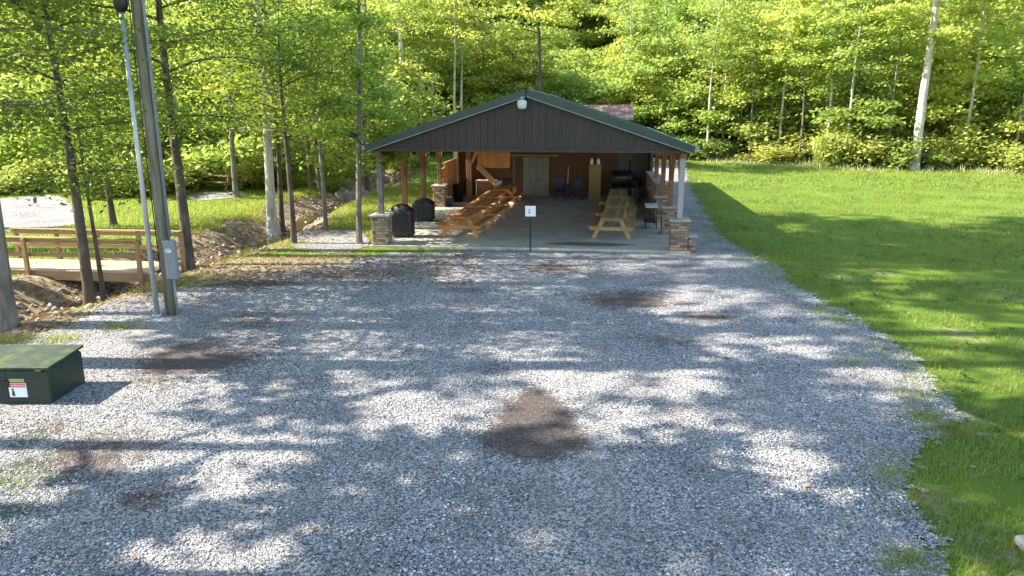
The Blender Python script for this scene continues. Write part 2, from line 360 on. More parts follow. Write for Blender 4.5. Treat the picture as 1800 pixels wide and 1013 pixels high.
# ground material: soil / turf / forest floor by what grows there
def ground_mat():
    m, n, p = base_mat('ground_soil_and_turf')
    tc = N(n, 'ShaderNodeTexCoord')
    def noise(s, d=6, w=.6):
        z = N(n, 'ShaderNodeTexNoise'); z.inputs['Scale'].default_value = s; z.inputs['Detail'].default_value = d; z.inputs['Roughness'].default_value = w
        n.links.new(tc.outputs['Object'], z.inputs['Vector']); return z
    big = noise(.35, 5); mid = noise(4, 8, .7); fine = noise(26, 6, .75)
    t1 = ramp(n, [(.25, (.055, .10, .012)), (.5, (.12, .185, .018)), (.75, (.21, .26, .04))]); 
    ad = N(n, 'ShaderNodeMath', operation='MULTIPLY_ADD'); ad.inputs[1].default_value = .5
    hf = N(n, 'ShaderNodeMath', operation='MULTIPLY'); hf.inputs[1].default_value = .5
    n.links.new(big.outputs[0], hf.inputs[0]); n.links.new(fine.outputs[0], ad.inputs[0]); n.links.new(hf.outputs[0], ad.inputs[2])
    n.links.new(ad.outputs[0], t1.inputs[0])
    t2 = ramp(n, [(.3, (.10, .06, .035)), (.5, (.26, .19, .12)), (.62, (.40, .32, .22)), (.78, (.20, .13, .08))]); n.links.new(mid.outputs[0], t2.inputs[0])
    at = N(n, 'ShaderNodeAttribute'); at.attribute_name = 'soil'
    a2 = N(n, 'ShaderNodeMath', operation='MULTIPLY_ADD'); a2.inputs[1].default_value = 1.0; 
    n.links.new(at.outputs['Fac'], a2.inputs[0])
    s2 = N(n, 'ShaderNodeMath', operation='MULTIPLY_ADD'); s2.inputs[1].default_value = 1.1; s2.inputs[2].default_value = -.55
    n.links.new(mid.outputs[0], s2.inputs[0]); n.links.new(s2.outputs[0], a2.inputs[2])
    st = ramp(n, [(.38, (0, 0, 0)), (.62, (1, 1, 1))]); n.links.new(a2.outputs[0], st.inputs[0])
    mx = N(n, 'ShaderNodeMixRGB'); n.links.new(st.outputs[0], mx.inputs[0]); n.links.new(t1.outputs[0], mx.inputs[1]); n.links.new(t2.outputs[0], mx.inputs[2])
    n.links.new(mx.outputs[0], p.inputs['Base Color']); p.inputs['Roughness'].default_value = .95; p.inputs['Specular IOR Level'].default_value = .15
    b = N(n, 'ShaderNodeBump'); b.inputs['Strength'].default_value = .9; b.inputs['Distance'].default_value = .06
    n.links.new(fine.outputs[0], b.inputs['Height']); n.links.new(b.outputs[0], p.inputs['Normal'])
    return m
def poly_mask(X, Y, poly, nz=0.0, s=2.0, seed=1):
    Xp = X + nz * vnoise(X, Y, s, seed); Yp = Y + nz * vnoise(X, Y, s, seed + 1)
    ins = np.zeros(X.shape, bool); n = len(poly)
    for i in range(n):
        x0, y0 = poly[i]; x1, y1 = poly[(i + 1) % n]
        c = ((y0 > Yp) != (y1 > Yp)); t = (x1 - x0) * (Yp - y0) / ((y1 - y0) if y1 != y0 else 1e-9) + x0
        ins ^= c & (Xp < t)
    return ins
cdG = creek_dist(GX, GY)
soil = 1 - sstep(1.5, 2.6, cdG + .7 * vnoise(GX, GY, .9, 31))
front = np.exp(-(((GX + 5.5) / 4.2) ** 2 + ((GY - 20.3) / 2.6) ** 2) * 1.0)      # trampled bank beside the pavilion
left = sstep(-8.5, -10.5, GX) * (1 - sstep(17.5, 19.5, GY)) * .9
wood_floor = sstep(0, 7, GY - edge_y(GX)) * .25
bare = np.zeros_like(GX)
for q, r_, a_ in [((1490, 490), .8, .52), ((1690, 588), .9, .42), ((1660, 735), .8, .6), ((1600, 660), .7, .5), ((1720, 960), .8, .45), ((1550, 480), .7, .45), ((1780, 520), 1.2, .4), ((1640, 880), .6, .5)]:
    c0 = px(*q); bare = np.maximum(bare, a_ * np.exp(-((GX - c0[0]) ** 2 / r_ ** 2 + (GY - c0[1]) ** 2 / (r_ * 1.2) ** 2)))
soil = np.clip(np.maximum.reduce([soil, front * 1.1, left, wood_floor, bare]) + .05, 0, 1)
g = grid_obj('ground', GX, GY, GZ, np.ones((ny - 1, nx - 1), bool), ground_mat(), {'soil': soil}); tag(g, kind='structure')

# gravel
def gravel_mat(name, dirt=True):
    m, n, p = base_mat(name); tc = N(n, 'ShaderNodeTexCoord')
    def vor(s):
        v = N(n, 'ShaderNodeTexVoronoi'); v.inputs['Scale'].default_value = s; n.links.new(tc.outputs['Object'], v.inputs['Vector']); return v
    def noise(s, d=4):
        z = N(n, 'ShaderNodeTexNoise'); z.inputs['Scale'].default_value = s; z.inputs['Detail'].default_value = d; n.links.new(tc.outputs['Object'], z.inputs['Vector']); return z
    v1 = vor(40); v2 = vor(85); big = noise(.7, 6); md = noise(5, 6)
    sx = N(n, 'ShaderNodeSeparateColor'); n.links.new(v1.outputs['Color'], sx.inputs[0])
    sy = N(n, 'ShaderNodeSeparateColor'); n.links.new(v2.outputs['Color'], sy.inputs[0])
    mixv = N(n, 'ShaderNodeMixRGB'); mixv.inputs[0].default_value = .45
    n.links.new(sx.outputs[0], mixv.inputs[1]); n.links.new(sy.outputs[1], mixv.inputs[2])
    r = ramp(n, [(.12, (.05, .048, .052)), (.38, (.20, .195, .20)), (.58, (.44, .43, .43)), (.76, (.76, .74, .71)), (1, (.92, .90, .86))])
    n.links.new(mixv.outputs[0], r.inputs[0])
    mul = N(n, 'ShaderNodeMixRGB', blend_type='MULTIPLY'); mul.inputs[0].default_value = .8
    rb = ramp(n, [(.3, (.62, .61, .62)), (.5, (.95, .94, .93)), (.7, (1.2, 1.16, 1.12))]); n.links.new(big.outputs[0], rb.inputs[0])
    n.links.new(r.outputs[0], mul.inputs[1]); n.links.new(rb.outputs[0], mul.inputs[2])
    # fines and dust packed between the stones
    fn = N(n, 'ShaderNodeTexNoise'); fn.inputs['Scale'].default_value = 1.6; fn.inputs['Detail'].default_value = 8
    mpf = N(n, 'ShaderNodeMapping'); mpf.inputs['Rotation'].default_value = (0, 0, .12); mpf.inputs['Scale'].default_value = (1, .22, 1)
    n.links.new(tc.outputs['Object'], mpf.inputs[0]); n.links.new(mpf.outputs[0], fn.inputs['Vector'])
    rf_ = ramp(n, [(.45, (0, 0, 0)), (.72, (.45, .45, .45))]); n.links.new(fn.outputs[0], rf_.inputs[0])
    mf = N(n, 'ShaderNodeMixRGB'); mf.inputs[2].default_value = (.33, .30, .27, 1); n.links.new(rf_.outputs[0], mf.inputs[0]); n.links.new(mul.outputs[0], mf.inputs[1])
    out = mf.outputs[0]
    for nm, col in (('dirt', (.085, .053, .037, 1)), ('moss', (.05, .085, .03, 1))):
        at = N(n, 'ShaderNodeAttribute'); at.attribute_name = nm
        ad = N(n, 'ShaderNodeMath', operation='MULTIPLY_ADD'); ad.inputs[1].default_value = 1.0
        sb = N(n, 'ShaderNodeMath', operation='MULTIPLY_ADD'); sb.inputs[1].default_value = .9; sb.inputs[2].default_value = -.45
        n.links.new(md.outputs[0], sb.inputs[0]); n.links.new(at.outputs['Fac'], ad.inputs[0]); n.links.new(sb.outputs[0], ad.inputs[2])
        # stones still poke through
        ad3 = N(n, 'ShaderNodeMath', operation='MULTIPLY_ADD'); ad3.inputs[1].default_value = -.35; n.links.new(mixv.outputs[0], ad3.inputs[0]); n.links.new(ad.outputs[0], ad3.inputs[2])
        rr = ramp(n, [(.05, (0, 0, 0)), (.5, (.82, .82, .82))]); n.links.new(ad3.outputs[0], rr.inputs[0])
        mx = N(n, 'ShaderNodeMixRGB'); mx.inputs[2].default_value = col; n.links.new(rr.outputs[0], mx.inputs[0]); n.links.new(out, mx.inputs[1]); out = mx.outputs[0]
    n.links.new(out, p.inputs['Base Color']); p.inputs['Roughness'].default_value = .9; p.inputs['Specular IOR Level'].default_value = .3
    b = N(n, 'ShaderNodeBump'); b.inputs['Strength'].default_value = 1; b.inputs['Distance'].default_value = .035; b.invert = True
    dd = N(n, 'ShaderNodeMath', operation='ADD'); n.links.new(v1.outputs['Distance'], dd.inputs[0]); n.links.new(v2.outputs['Distance'], dd.inputs[1])
    n.links.new(dd.outputs[0], b.inputs['Height']); n.links.new(b.outputs[0], p.inputs['Normal'])
    return m
GPOLY = [px(*q) for q in [(1196, 262), (1206, 300), (1212, 330), (1262, 412), (1300, 435), (1370, 470), (1398, 505), (1480, 545), (1555, 590), (1622, 640), (1680, 735), (1625, 790), (1588, 850), (1622, 930), (1665, 1030), (1750, 1250)]]
GPOLY += [(6, 1.5), (-9, 1.5), (-14, 6.0)] + [px(*q) for q in [(-60, 640), (40, 600), (130, 572), (190, 530), (260, 520), (330, 508), (420, 494), (520, 478), (600, 462), (680, 446), (900, 440), (1160, 440), (1150, 330), (1150, 262)]]
ax = np.arange(-15, 22, .1); ay = np.arange(1.5, 62, .1); AX, AY = np.meshgrid(ax, ay)
CX = (AX[:-1, :-1] + .05); CY = (AY[:-1, :-1] + .05)
gm = poly_mask(CX + RNG.normal(0, .08, CX.shape), CY + RNG.normal(0, .08, CX.shape), GPOLY, .2, 3.3, 40)
def blob(X, Y, c, rx, ry, rot=0):
    dx = X - c[0]; dy = Y - c[1]; a = dx * math.cos(rot) + dy * math.sin(rot); b = -dx * math.sin(rot) + dy * math.cos(rot)
    a = a + .35 * vnoise(X, Y, 1.7, 55) * rx; b = b + .35 * vnoise(X, Y, 1.5, 56) * ry; return np.exp(-.9 * ((a / rx) ** 2 + (b / ry) ** 2))
dirt = np.zeros_like(AX)
for q, rx, ry, st_ in [((1100, 530), 1.1, 1.0, 1), ((965, 472), 1.0, .8, .8), ((1250, 560), .8, .8, .7), ((1165, 600), .8, .6, .6), ((350, 630), 1.2, 1.5, .9),
                  ((450, 560), 1.0, 1.4, .6), ((160, 800), .8, 1.0, .7), ((250, 880), .45, .35, .6), ((60, 760), .7, .6, .6), ((820, 512), 1.0, .5, .5), ((1210, 745), 1.1, .2, .3), ((600, 480), 2.2, 1.0, .7), ((420, 500), 2.2, .8, .8), ((300, 530), 1.6, .9, .5)]:
    dirt = np.maximum(dirt, st_ * blob(AX, AY, px(*q), rx, ry))
tri = [px(928, 668), px(1030, 735), px(1035, 790), px(960, 812), px(880, 808), px(825, 785)]
tm = poly_mask(AX, AY, tri, .34, 2.6, 70).astype(float)
for _ in range(9): tm = (tm + np.roll(tm, 1, 0) + np.roll(tm, -1, 0) + np.roll(tm, 1, 1) + np.roll(tm, -1, 1)) / 5
_dirt = dirt = np.clip(np.maximum(dirt, tm * 1.1) + .10 * vnoise(AX, AY, .8, 77), 0, 1)
moss = np.zeros_like(AX)
for q, r in [((20, 850), .6), ((30, 780), .4), ((60, 820), .4), ((100, 600), .5), ((210, 578), .3), ((10, 910), .5), ((1480, 565), .3), ((1440, 545), .25), ((1620, 735), .3)]:
    moss = np.maximum(moss, .6 * blob(AX, AY, px(*q), r, r))
AZ = np.full_like(AX, .018) + .006 * vnoise(AX, AY, 1.2, 90)
far_lot = sstep(28, 34, AY); AZ = AZ + far_lot * (H(AX, AY) + .03)
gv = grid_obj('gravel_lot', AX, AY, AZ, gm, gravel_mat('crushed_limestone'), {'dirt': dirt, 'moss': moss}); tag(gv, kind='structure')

# gravel road beyond the creek, left
RPOLY = [px(*q) for q in [(-200, 362), (40, 348), (85, 342), (118, 352), (138, 380), (132, 398), (60, 403), (-200, 430)]]
RPOLY2 = [px(*q) for q in [(325, 346), (350, 338), (425, 337), (440, 344), (405, 352), (340, 354)]]
bx = np.arange(-60, -10, .2); by = np.arange(24, 50, .2); BX, BY = np.meshgrid(bx, by)
rm = poly_mask(BX[:-1, :-1] + .1, BY[:-1, :-1] + .1, RPOLY, .4, 1.5, 44) | poly_mask(BX[:-1, :-1] + .1, BY[:-1, :-1] + .1, RPOLY2, .3, 1.5, 45)
rd = grid_obj('gravel_road', BX, BY, H(BX, BY) + .035, rm, gravel_mat('pale_road_gravel'), {'dirt': BX * 0, 'moss': BX * 0}); tag(rd, kind='structure')
# pale pad beside the pavilion
PPOLY = [px(*q) for q in [(515, 412), (560, 403), (640, 405), (655, 432), (590, 446), (520, 440)]]
pm = poly_mask(CX, CY, PPOLY, .25, 2, 46)
pd = grid_obj('gravel_patch', AX, AY, AZ * 0 + .012, pm, gravel_mat('pad_gravel'), {'dirt': AX * 0 + .25, 'moss': AX * 0}); tag(pd, kind='structure')

# creek water
mb = MB(); prev = None
for i in range(len(CR) - 1):
    a = Vector((*CR[i], -.56)); b = Vector((*CR[i + 1], -.56)); d = (b - a).normalized(); s_ = Vector((-d.y, d.x, 0)) * .42
    if prev is None: prev = (a + s_, a - s_)
    nx_ = (b + s_, b - s_); k = len(mb.v); mb.v += [tuple(prev[0]), tuple(prev[1]), tuple(nx_[1]), tuple(nx_[0])]; mb.f.append((k, k + 1, k + 2, k + 3)); mb.sm.append(False); prev = nx_
tag(mb.build('creek_water', M['water']), kind='structure')

# loose stones of the gravel
def stones(name, P, size, mat, label, z0, flat=.6):
    n = len(P); base = np.array([(1, 0, 0), (0, 1, 0), (-1, 0, 0), (0, -1, 0), (0, 0, 1), (0, 0, -1)], dtype=float)
    tri_ = np.array([(0, 1, 4), (1, 2, 4), (2, 3, 4), (3, 0, 4), (1, 0, 5), (2, 1, 5), (3, 2, 5), (0, 3, 5)])
    J = base[None] * size[:, None, None] * RNG.uniform(.6, 1.25, (n, 6, 1)) + RNG.normal(0, .12, (n, 6, 3)) * size[:, None, None]
    a = RNG.uniform(0, 6.28, n); c, s_ = np.cos(a), np.sin(a)
    X = J[:, :, 0] * c[:, None] - J[:, :, 1] * s_[:, None]; Y = J[:, :, 0] * s_[:, None] + J[:, :, 1] * c[:, None]; Z = J[:, :, 2] * flat
    V = np.stack([X + P[:, :1], Y + P[:, 1:2], Z + z0[:, None] if hasattr(z0, '__len__') else Z + z0], 2)
    me = bpy.data.meshes.new(name); V = V.reshape(-1, 3)
    Fc = (tri_[None] + (np.arange(n) * 6)[:, None, None]).reshape(-1)
    me.vertices.add(len(V)); me.vertices.foreach_set('co', V.astype(np.float32).ravel())
    me.loops.add(len(Fc)); me.loops.foreach_set('vertex_index', Fc.astype(np.int32)); me.polygons.add(len(Fc) // 3)
    me.polygons.foreach_set('loop_start', np.arange(0, len(Fc), 3, dtype=np.int32)); me.update(calc_edges=True); me.materials.append(mat)
    return tag(link_mesh(name, me), label, 'gravel', kind='stuff')
n = 90000; u = RNG.random(n); yy = 5.5 + 12.5 * u ** 1.3; xx = RNG.uniform(-1, 1, n) * (yy * .72 + 1.5)
k = poly_mask(xx, yy, GPOLY, .2, 3.3, 40) & ~((xx < -6.9) & (xx > -9) & (yy > 10.5) & (yy < 11.9))
P = np.stack([xx[k], yy[k]], 1); P = P[vnoise(P[:, 0], P[:, 1] * .4, 1.1, 63) + RNG.normal(0, .25, len(P)) > -.25]
_di = _dirt[np.clip(((P[:, 1] - 1.5) / .1).astype(int), 0, _dirt.shape[0] - 1), np.clip(((P[:, 0] + 15) / .1).astype(int), 0, _dirt.shape[1] - 1)]; P = P[RNG.random(len(P)) > _di * 1.5]
stones('loose_gravel', P, np.abs(RNG.normal(.007, .006, len(P))) + .007, M['pebble'], 'loose grey crushed stone strewn over the parking lot', .024)
# creek rocks
n = 1300; t = RNG.random(n) * (len(CR) - 1.001); i = t.astype(int); fr = (t - i)[:, None]; P = CR[i] * (1 - fr) + CR[i + 1] * fr + RNG.normal(0, .75, (n, 2))
sel = (P[:, 1] > 13) & (P[:, 1] < 40); P = P[sel]
stones('creek_stones', P, np.abs(RNG.normal(.05, .04, len(P))) + .03, M['rock'], 'brown and grey stones lying along the creek bed', H(P[:, 0], P[:, 1]) + .01, .7)['category'] = 'stones'

# ------------------------------------------------------------------ grass
def blades(name, P, hgt, wid, mat, label, z=None):
    n = len(P); a = RNG.uniform(0, 6.28, n); lean = RNG.normal(0, .45, (n, 2)) * hgt[:, None]
    z = H(P[:, 0], P[:, 1]) if z is None else z
    dx = np.cos(a) * wid / 2; dy = np.sin(a) * wid / 2; o = np.zeros((n, 3, 3))
    o[:, 0] = np.stack([P[:, 0] - dx, P[:, 1] - dy, z - .01], 1); o[:, 1] = np.stack([P[:, 0] + dx, P[:, 1] + dy, z - .01], 1)
    o[:, 2] = np.stack([P[:, 0] + lean[:, 0], P[:, 1] + lean[:, 1], z + hgt], 1)
    return tag(link_mesh(name, np_mesh(name, o, 3, mat)), label, 'grass', kind='stuff')
def scatter(n, x0, x1, y0, y1): return np.stack([RNG.uniform(x0, x1, n), RNG.uniform(y0, y1, n)], 1)
def notgravel(P, pad=0): return ~poly_mask(P[:, 0], P[:, 1], GPOLY, .2, 3.3, 40)
parts = []
for (cnt, x0, x1, y0, y1, hh, ww) in [(90000, 4.5, 16, 6, 14, .06, .012), (90000, 6.5, 26, 14, 26, .06, .016), (80000, 6, 36, 26, 42, .07, .03), (60000, 7, 46, 42, 68, .10, .06)]:
    P = scatter(cnt, x0, x1, y0, y1); P = P[notgravel(P)]; P = P[P[:, 1] < edge_y(P[:, 0]) + 1]
    P = P[(P[:, 0] - .12 * (P[:, 1] - 23) > 6.0)]
    vv = vnoise(P[:, 0], P[:, 1], 1.6, 12) + .7 * vnoise(P[:, 0], P[:, 1], 5.0, 13); keep = RNG.random(len(P)) < np.clip(.55 + 1.1 * vv, .06, 1); P = P[keep]; vv = vv[keep]
    parts.append((P, np.abs(RNG.normal(hh, hh * .4, len(P))) * np.clip(.9 + .9 * vv, .4, 2.0) + .012, ww * RNG.uniform(.7, 1.5, len(P))))
blades('lawn_grass', np.concatenate([p[0] for p in parts]), np.concatenate([p[1] for p in parts]), np.concatenate([p[2] for p in parts]), M['grass'], 'bright green mown grass of the lawn right of the pavilion')
P = np.concatenate([scatter(52000, -12, -3.5, 24.5, 42), scatter(42000, -34, -10, 22, 36), scatter(40000, -50, -4, 36, 60)])
cd = creek_dist(P[:, 0], P[:, 1]); lim = np.where(P[:, 1] < 30, 2.0, 1.5)
k = (cd > lim + .5 * vnoise(P[:, 0], P[:, 1], 1.5, 21)) & ~poly_mask(P[:, 0], P[:, 1], RPOLY, .4, 1.5, 44) & ~poly_mask(P[:, 0], P[:, 1], RPOLY2, .3, 1.5, 45) & ~poly_mask(P[:, 0], P[:, 1], PPOLY, .25, 2, 46)
k &= (P[:, 0] - .14 * (P[:, 1] - 23.6) < -4.9)
P = P[k]; blades('bank_grass', P, np.abs(RNG.normal(.09, .04, len(P))) + .02, np.full(len(P), .03), M['grass'], 'sunlit grass on both banks of the creek')
# ragged tufts on the lot edge, by the bridge and in the dirt band
P = []
for q, r, c in [((1480, 565), .4, 260), ((1440, 548), .3, 160), ((1625, 735), .35, 260), ((1590, 990), .35, 420), ((1560, 835), .3, 160), ((210, 578), .4, 300), ((15, 600), .5, 500), ((110, 598), .5, 400), ((20, 850), .4, 90),
                ((500, 430), 1.2, 900), ((200, 505), 1.6, 1400), ((330, 490), 1.4, 900), ((470, 452), 1.6, 900), ((600, 452), 1.2, 500), ((760, 448), 1.0, 300), ((1500, 640), .3, 120), ((1675, 760), .4, 300), ((120, 540), .8, 500), ((1600, 700), .4, 180)]:
    c0 = px(*q); P.append(np.stack([RNG.normal(c0[0], r * .55, c), RNG.normal(c0[1], r * .4, c)], 1))
P = np.concatenate(P); blades('weed_tufts', P, np.abs(RNG.normal(.06, .03, len(P))) + .02, np.full(len(P), .016), M['grass'], 'scattered green weed tufts along the edge of the gravel')
# broad-leaved weeds in the lawn
P = scatter(1500, 5, 24, 6.5, 30); P = P[notgravel(P) & (P[:, 0] > 6.2)]; rep = np.repeat(P, 9, axis=0); n = len(rep); a = RNG.uniform(0, 6.28, n); L = RNG.uniform(.03, .085, n); zz_ = H(rep[:, 0], rep[:, 1]); o = np.zeros((n, 4, 3))
for j, (f, ww) in enumerate([(.1, 0), (.6, .32), (1.1, 0), (.6, -.32)]):
    o[:, j] = np.stack([rep[:, 0] + L * (np.cos(a) * f - np.sin(a) * ww), rep[:, 1] + L * (np.sin(a) * f + np.cos(a) * ww), zz_ + .03 + L * f * .35 + .01], 1)
tag(link_mesh('lawn_weeds', np_mesh('lawn_weeds', o, 4, M['leaf_deep'])), 'dark broad-leaved weeds scattered through the right lawn', 'weeds', kind='stuff')
# tall pale weeds where the lawn meets the wood
P = scatter(60000, -46, 52, 40, 72); d = P[:, 1] - edge_y(P[:, 0]); wd = np.where(P[:, 0] > 16, 6.0, 1.5)
P = P[(d > -wd * RNG.random(len(P)) - .5) & (d < 2.5) & ((P[:, 0] > 9) | (P[:, 0] < -8))]
M['weed'] = leaf_mat('pale_weed', (.16, .17, .05), (.46, .44, .20), (.5, .5, .2), .4, .6)
blades('meadow_weeds', P, np.abs(RNG.normal(.28, .14, len(P))) + .05, np.full(len(P), .06), M['weed'], 'tall pale weeds growing where the lawn meets the wood')['category'] = 'weeds'
# grass creeping over the gravel edge
E = np.array([px(*q) for q in [(1196, 262), (1206, 300), (1212, 330), (1262, 412), (1300, 435), (1370, 470), (1398, 505), (1480, 545), (1555, 590), (1622, 640), (1680, 735), (1625, 790), (1588, 850), (1622, 930), (1665, 1030)]])
seg = np.linalg.norm(np.diff(E, axis=0), axis=1); cs = np.r_[0, np.cumsum(seg)]; t = RNG.random(60000) * cs[-1]
P = np.stack([np.interp(t, cs, E[:, 0]), np.interp(t, cs, E[:, 1])], 1); P[:, 0] += RNG.normal(-.05, .48, len(P)) * (1 + 1.0 * (RNG.random(len(P)) < .15)) + .3 * vnoise(t, t * 0, 1.5, 61); P[:, 1] += RNG.normal(0, .2, len(P))
P = P[vnoise(P[:, 0], P[:, 1], 2.2, 62) > -.25]
blades('edge_grass', P, np.abs(RNG.normal(.06, .025, len(P))) + .015, np.full(len(P), .014), M['grass'], 'grass creeping over the ragged right edge of the gravel')
# brown leaf litter
n = 9000; P = np.concatenate([scatter(n, -14, -1, 17.5, 30), scatter(2500, -13, -8, 12, 18), scatter(900, -9, 9, 15, 22.5), scatter(700, -8, 8, 6.5, 16)]); cd = creek_dist(P[:, 0], P[:, 1])
k = (cd < 2.6) | ((np.abs(P[:, 1] - 20.5) < 2) & (P[:, 0] < -1)) | (RNG.random(len(P)) < .09); P = P[k]
n = len(P); s_ = np.abs(RNG.normal(.045, .015, n)); z = H(P[:, 0], P[:, 1]) + .035; a = RNG.uniform(0, 6.28, n); o = np.zeros((n, 4, 3))
for j in range(4):
    t = a + j * 1.571; rr = s_ * (1 if j % 2 else .6); o[:, j] = np.stack([P[:, 0] + np.cos(t) * rr, P[:, 1] + np.sin(t) * rr, z + RNG.normal(0, .012, n)], 1)
tag(link_mesh('leaf_litter', np_mesh('leaf_litter', o, 4, M['litter'])), 'dry brown fallen leaves scattered on bank and creek bed', 'fallen leaves', kind='stuff')

# ------------------------------------------------------------------ trees
def leaf_mesh(name, C, size, mat, rng, tilt=.75):
    """C (n,3) leaf centres -> folded diamond leaves lying roughly flat"""
    n = len(C); nr = rng.normal(0, tilt, (n, 3)); nr[:, 2] = 1; nr /= np.linalg.norm(nr, axis=1)[:, None]
    a = rng.uniform(0, 6.28, n); t = np.stack([np.cos(a), np.sin(a), np.zeros(n)], 1)
    t -= nr * (t * nr).sum(1)[:, None]; t /= np.linalg.norm(t, axis=1)[:, None]; b = np.cross(nr, t)
    s = (size * rng.uniform(.6, 1.3, n))[:, None]; o = np.zeros((n, 4, 3))
    o[:, 0] = C - t * s * .55; o[:, 1] = C + b * s * .36 + nr * s * .08; o[:, 2] = C + t * s * .62 - nr * s * .06; o[:, 3] = C - b * s * .36 + nr * s * .08
    return np_mesh(name, o, 4, mat)

def tree_data(seed, Ht, cb, Rad, nleaf, lsize, tr, bark='bark_dark', leaf='leaf_wood', lean=(0, 0), limbs=26, flare=.5, clump=.55, droop=.12, top=1.0, fork=None, prof=None, dens=1.0, roots=0):
    """returns trunk mesh and crown mesh of a deciduous tree with layered sprays"""
    rng = np.random.default_rng(seed); mb = MB()
    def path(z):
        t = z / Ht
        return Vector((lean[0] * t * Ht * .1 + .018 * Ht * math.sin(t * 5 + seed) * t, lean[1] * t * Ht * .1 + .018 * Ht * math.cos(t * 4.2 + seed * 2) * t, z))
    zs = [-.25, .0, .12, .35, .8] + list(np.linspace(1.6, Ht, 11))
    rad = [tr * (1 + flare * math.exp(-max(z, 0) / .25)) * max(.06, (1 - z / Ht) ** .75 if z > 0 else 1) for z in zs]
    mb.tube([path(z) for z in zs], rad, 12)
    for k in range(roots):
        a = 6.28 * k / roots + rng.uniform(-.3, .3); L = rng.uniform(.5, 1.1) * tr * 4
        d = Vector((math.cos(a), math.sin(a), 0)); mb.tube([d * tr * .6 + Vector((0, 0, .3)), d * L * .5 + Vector((0, 0, .08)), d * L + Vector((0, 0, -.12))], [tr * .4, tr * .26, tr * .1], 6)
    pts = []; wts = []
    for k in range(limbs):
        f = (k + rng.uniform(0, .8)) / limbs; z = cb + (Ht * .98 - cb) * f ** .9
        az = k * 2.4 + rng.uniform(-.5, .5)
        pr = (math.sin(math.pi * min(1, .18 + .80 * f)) ** .7) if prof is None else prof(f)
        L = Rad * pr * rng.uniform(.6, 1.15)
        d = Vector((math.cos(az), math.sin(az), 0)); p0 = path(z); rise = rng.uniform(.1, .45) * (1 + f)
        seg = []
        for s in (0, .25, .5, .75, 1.0):
            seg.append(p0 + d * L * s + Vector((rng.normal(0, .05) * L * s, rng.normal(0, .05) * L * s, rise * L * (s - .55 * s * s) - droop * L * s * s)))
        rt = tr * .34 * (1 - .75 * f) * (.5 + .5 * L / Rad)
        mb.tube(seg, [rt, rt * .8, rt * .6, rt * .38, rt * .12], 5, False)
        nsub = max(3, int(5 * L / Rad + 2))
        for j in range(nsub):
            s = rng.uniform(.3, 1.0); i0 = min(3, int(s * 4)); q = seg[i0].lerp(seg[i0 + 1], s * 4 - i0)
            a2 = az + rng.choice([-1, 1]) * rng.uniform(.4, 1.2); l2 = L * rng.uniform(.2, .42) * (1.2 - .4 * s)
            e = q + Vector((math.cos(a2) * l2, math.sin(a2) * l2, rng.uniform(-.1, .22) * l2))
            mb.tube([q, q.lerp(e, .5) + Vector((0, 0, .04 * l2)), e], [rt * .3, rt * .2, rt * .06], 4, False)
            for s3 in (.25, .6, 1.0):
                pts.append(q.lerp(e, s3)); wts.append(l2 * rng.uniform(.3, 1.6))
        pts.append(seg[4]); wts.append(L * .25)
    P = np.array([tuple(p) for p in pts]); W = np.array(wts); W /= W.sum()
    idx = rng.choice(len(P), int(nleaf * dens), p=W)
    C = P[idx] + rng.normal(0, 1, (len(idx), 3)) * np.array([clump, clump, clump * .34])
    C = C[C[:, 2] > .2]
    return mb.mesh('trunk', M[bark]), leaf_mesh('crown', C, lsize, M[leaf], rng)

rr_ = random.Random(77)
def put_tree(data, x, y, rz, sc, label, group=None, name='broadleaf_tree', cat='tree', z=None):
    zz = (h1(x, y) if z is None else z) - .03
    e = empty(name, (x, y, zz), rz, label, cat, group)
    e.scale = (sc, sc, sc) if cat == 'tree' else (sc * rr_.uniform(.8, 1.5), sc * rr_.uniform(.8, 1.3), sc * rr_.uniform(.55, 1.15))
    a = link_mesh('trunk' if cat == 'tree' else 'stem', data[0], e); b = link_mesh('crown' if cat == 'tree' else 'foliage', data[1], e)
    return e

# --- overhead trees standing left of the frame and behind the viewer: their crowns shade the lot
SH = [tree_data(100 + i, Hh, cb, 5.0, n_, .42, .28, 'bark_grey', 'leaf_mid', limbs=lb, clump=.42) for i, (Hh, cb, n_, lb) in enumerate(((21, 9, 2300, 14), (27, 13, 2000, 15), (31, 17, 2300, 15)))]
shade = [(0, -10.3, 6.3, 1.0), (0, -11.5, 1.5, 1.05), (0, -9.0, -2.5, 1.0), (0, -17.0, 9.6, .95),
         (1, -19, 8, .9), (1, -16, 2.5, .9), (1, -24, 16.0, .9),
         (2, -12.6, 12.8, 1.2), (2, -19.5, 23.6, 1.2), (2, -20.8, 27.6, 1.3), (2, -18, 19.0, 1.2), (2, -22, 4.5, 1.2), (2, -27, 23, 1.35), (2, -14.8, 15.0, 1.25)]
for i, (k_, x, y, s) in enumerate(shade):
    put_tree(SH[k_], x, y, 1.7 * i, s, 'tall grey-barked tree left of the gravel lot, crown high above', 'tall trees shading the gravel lot')

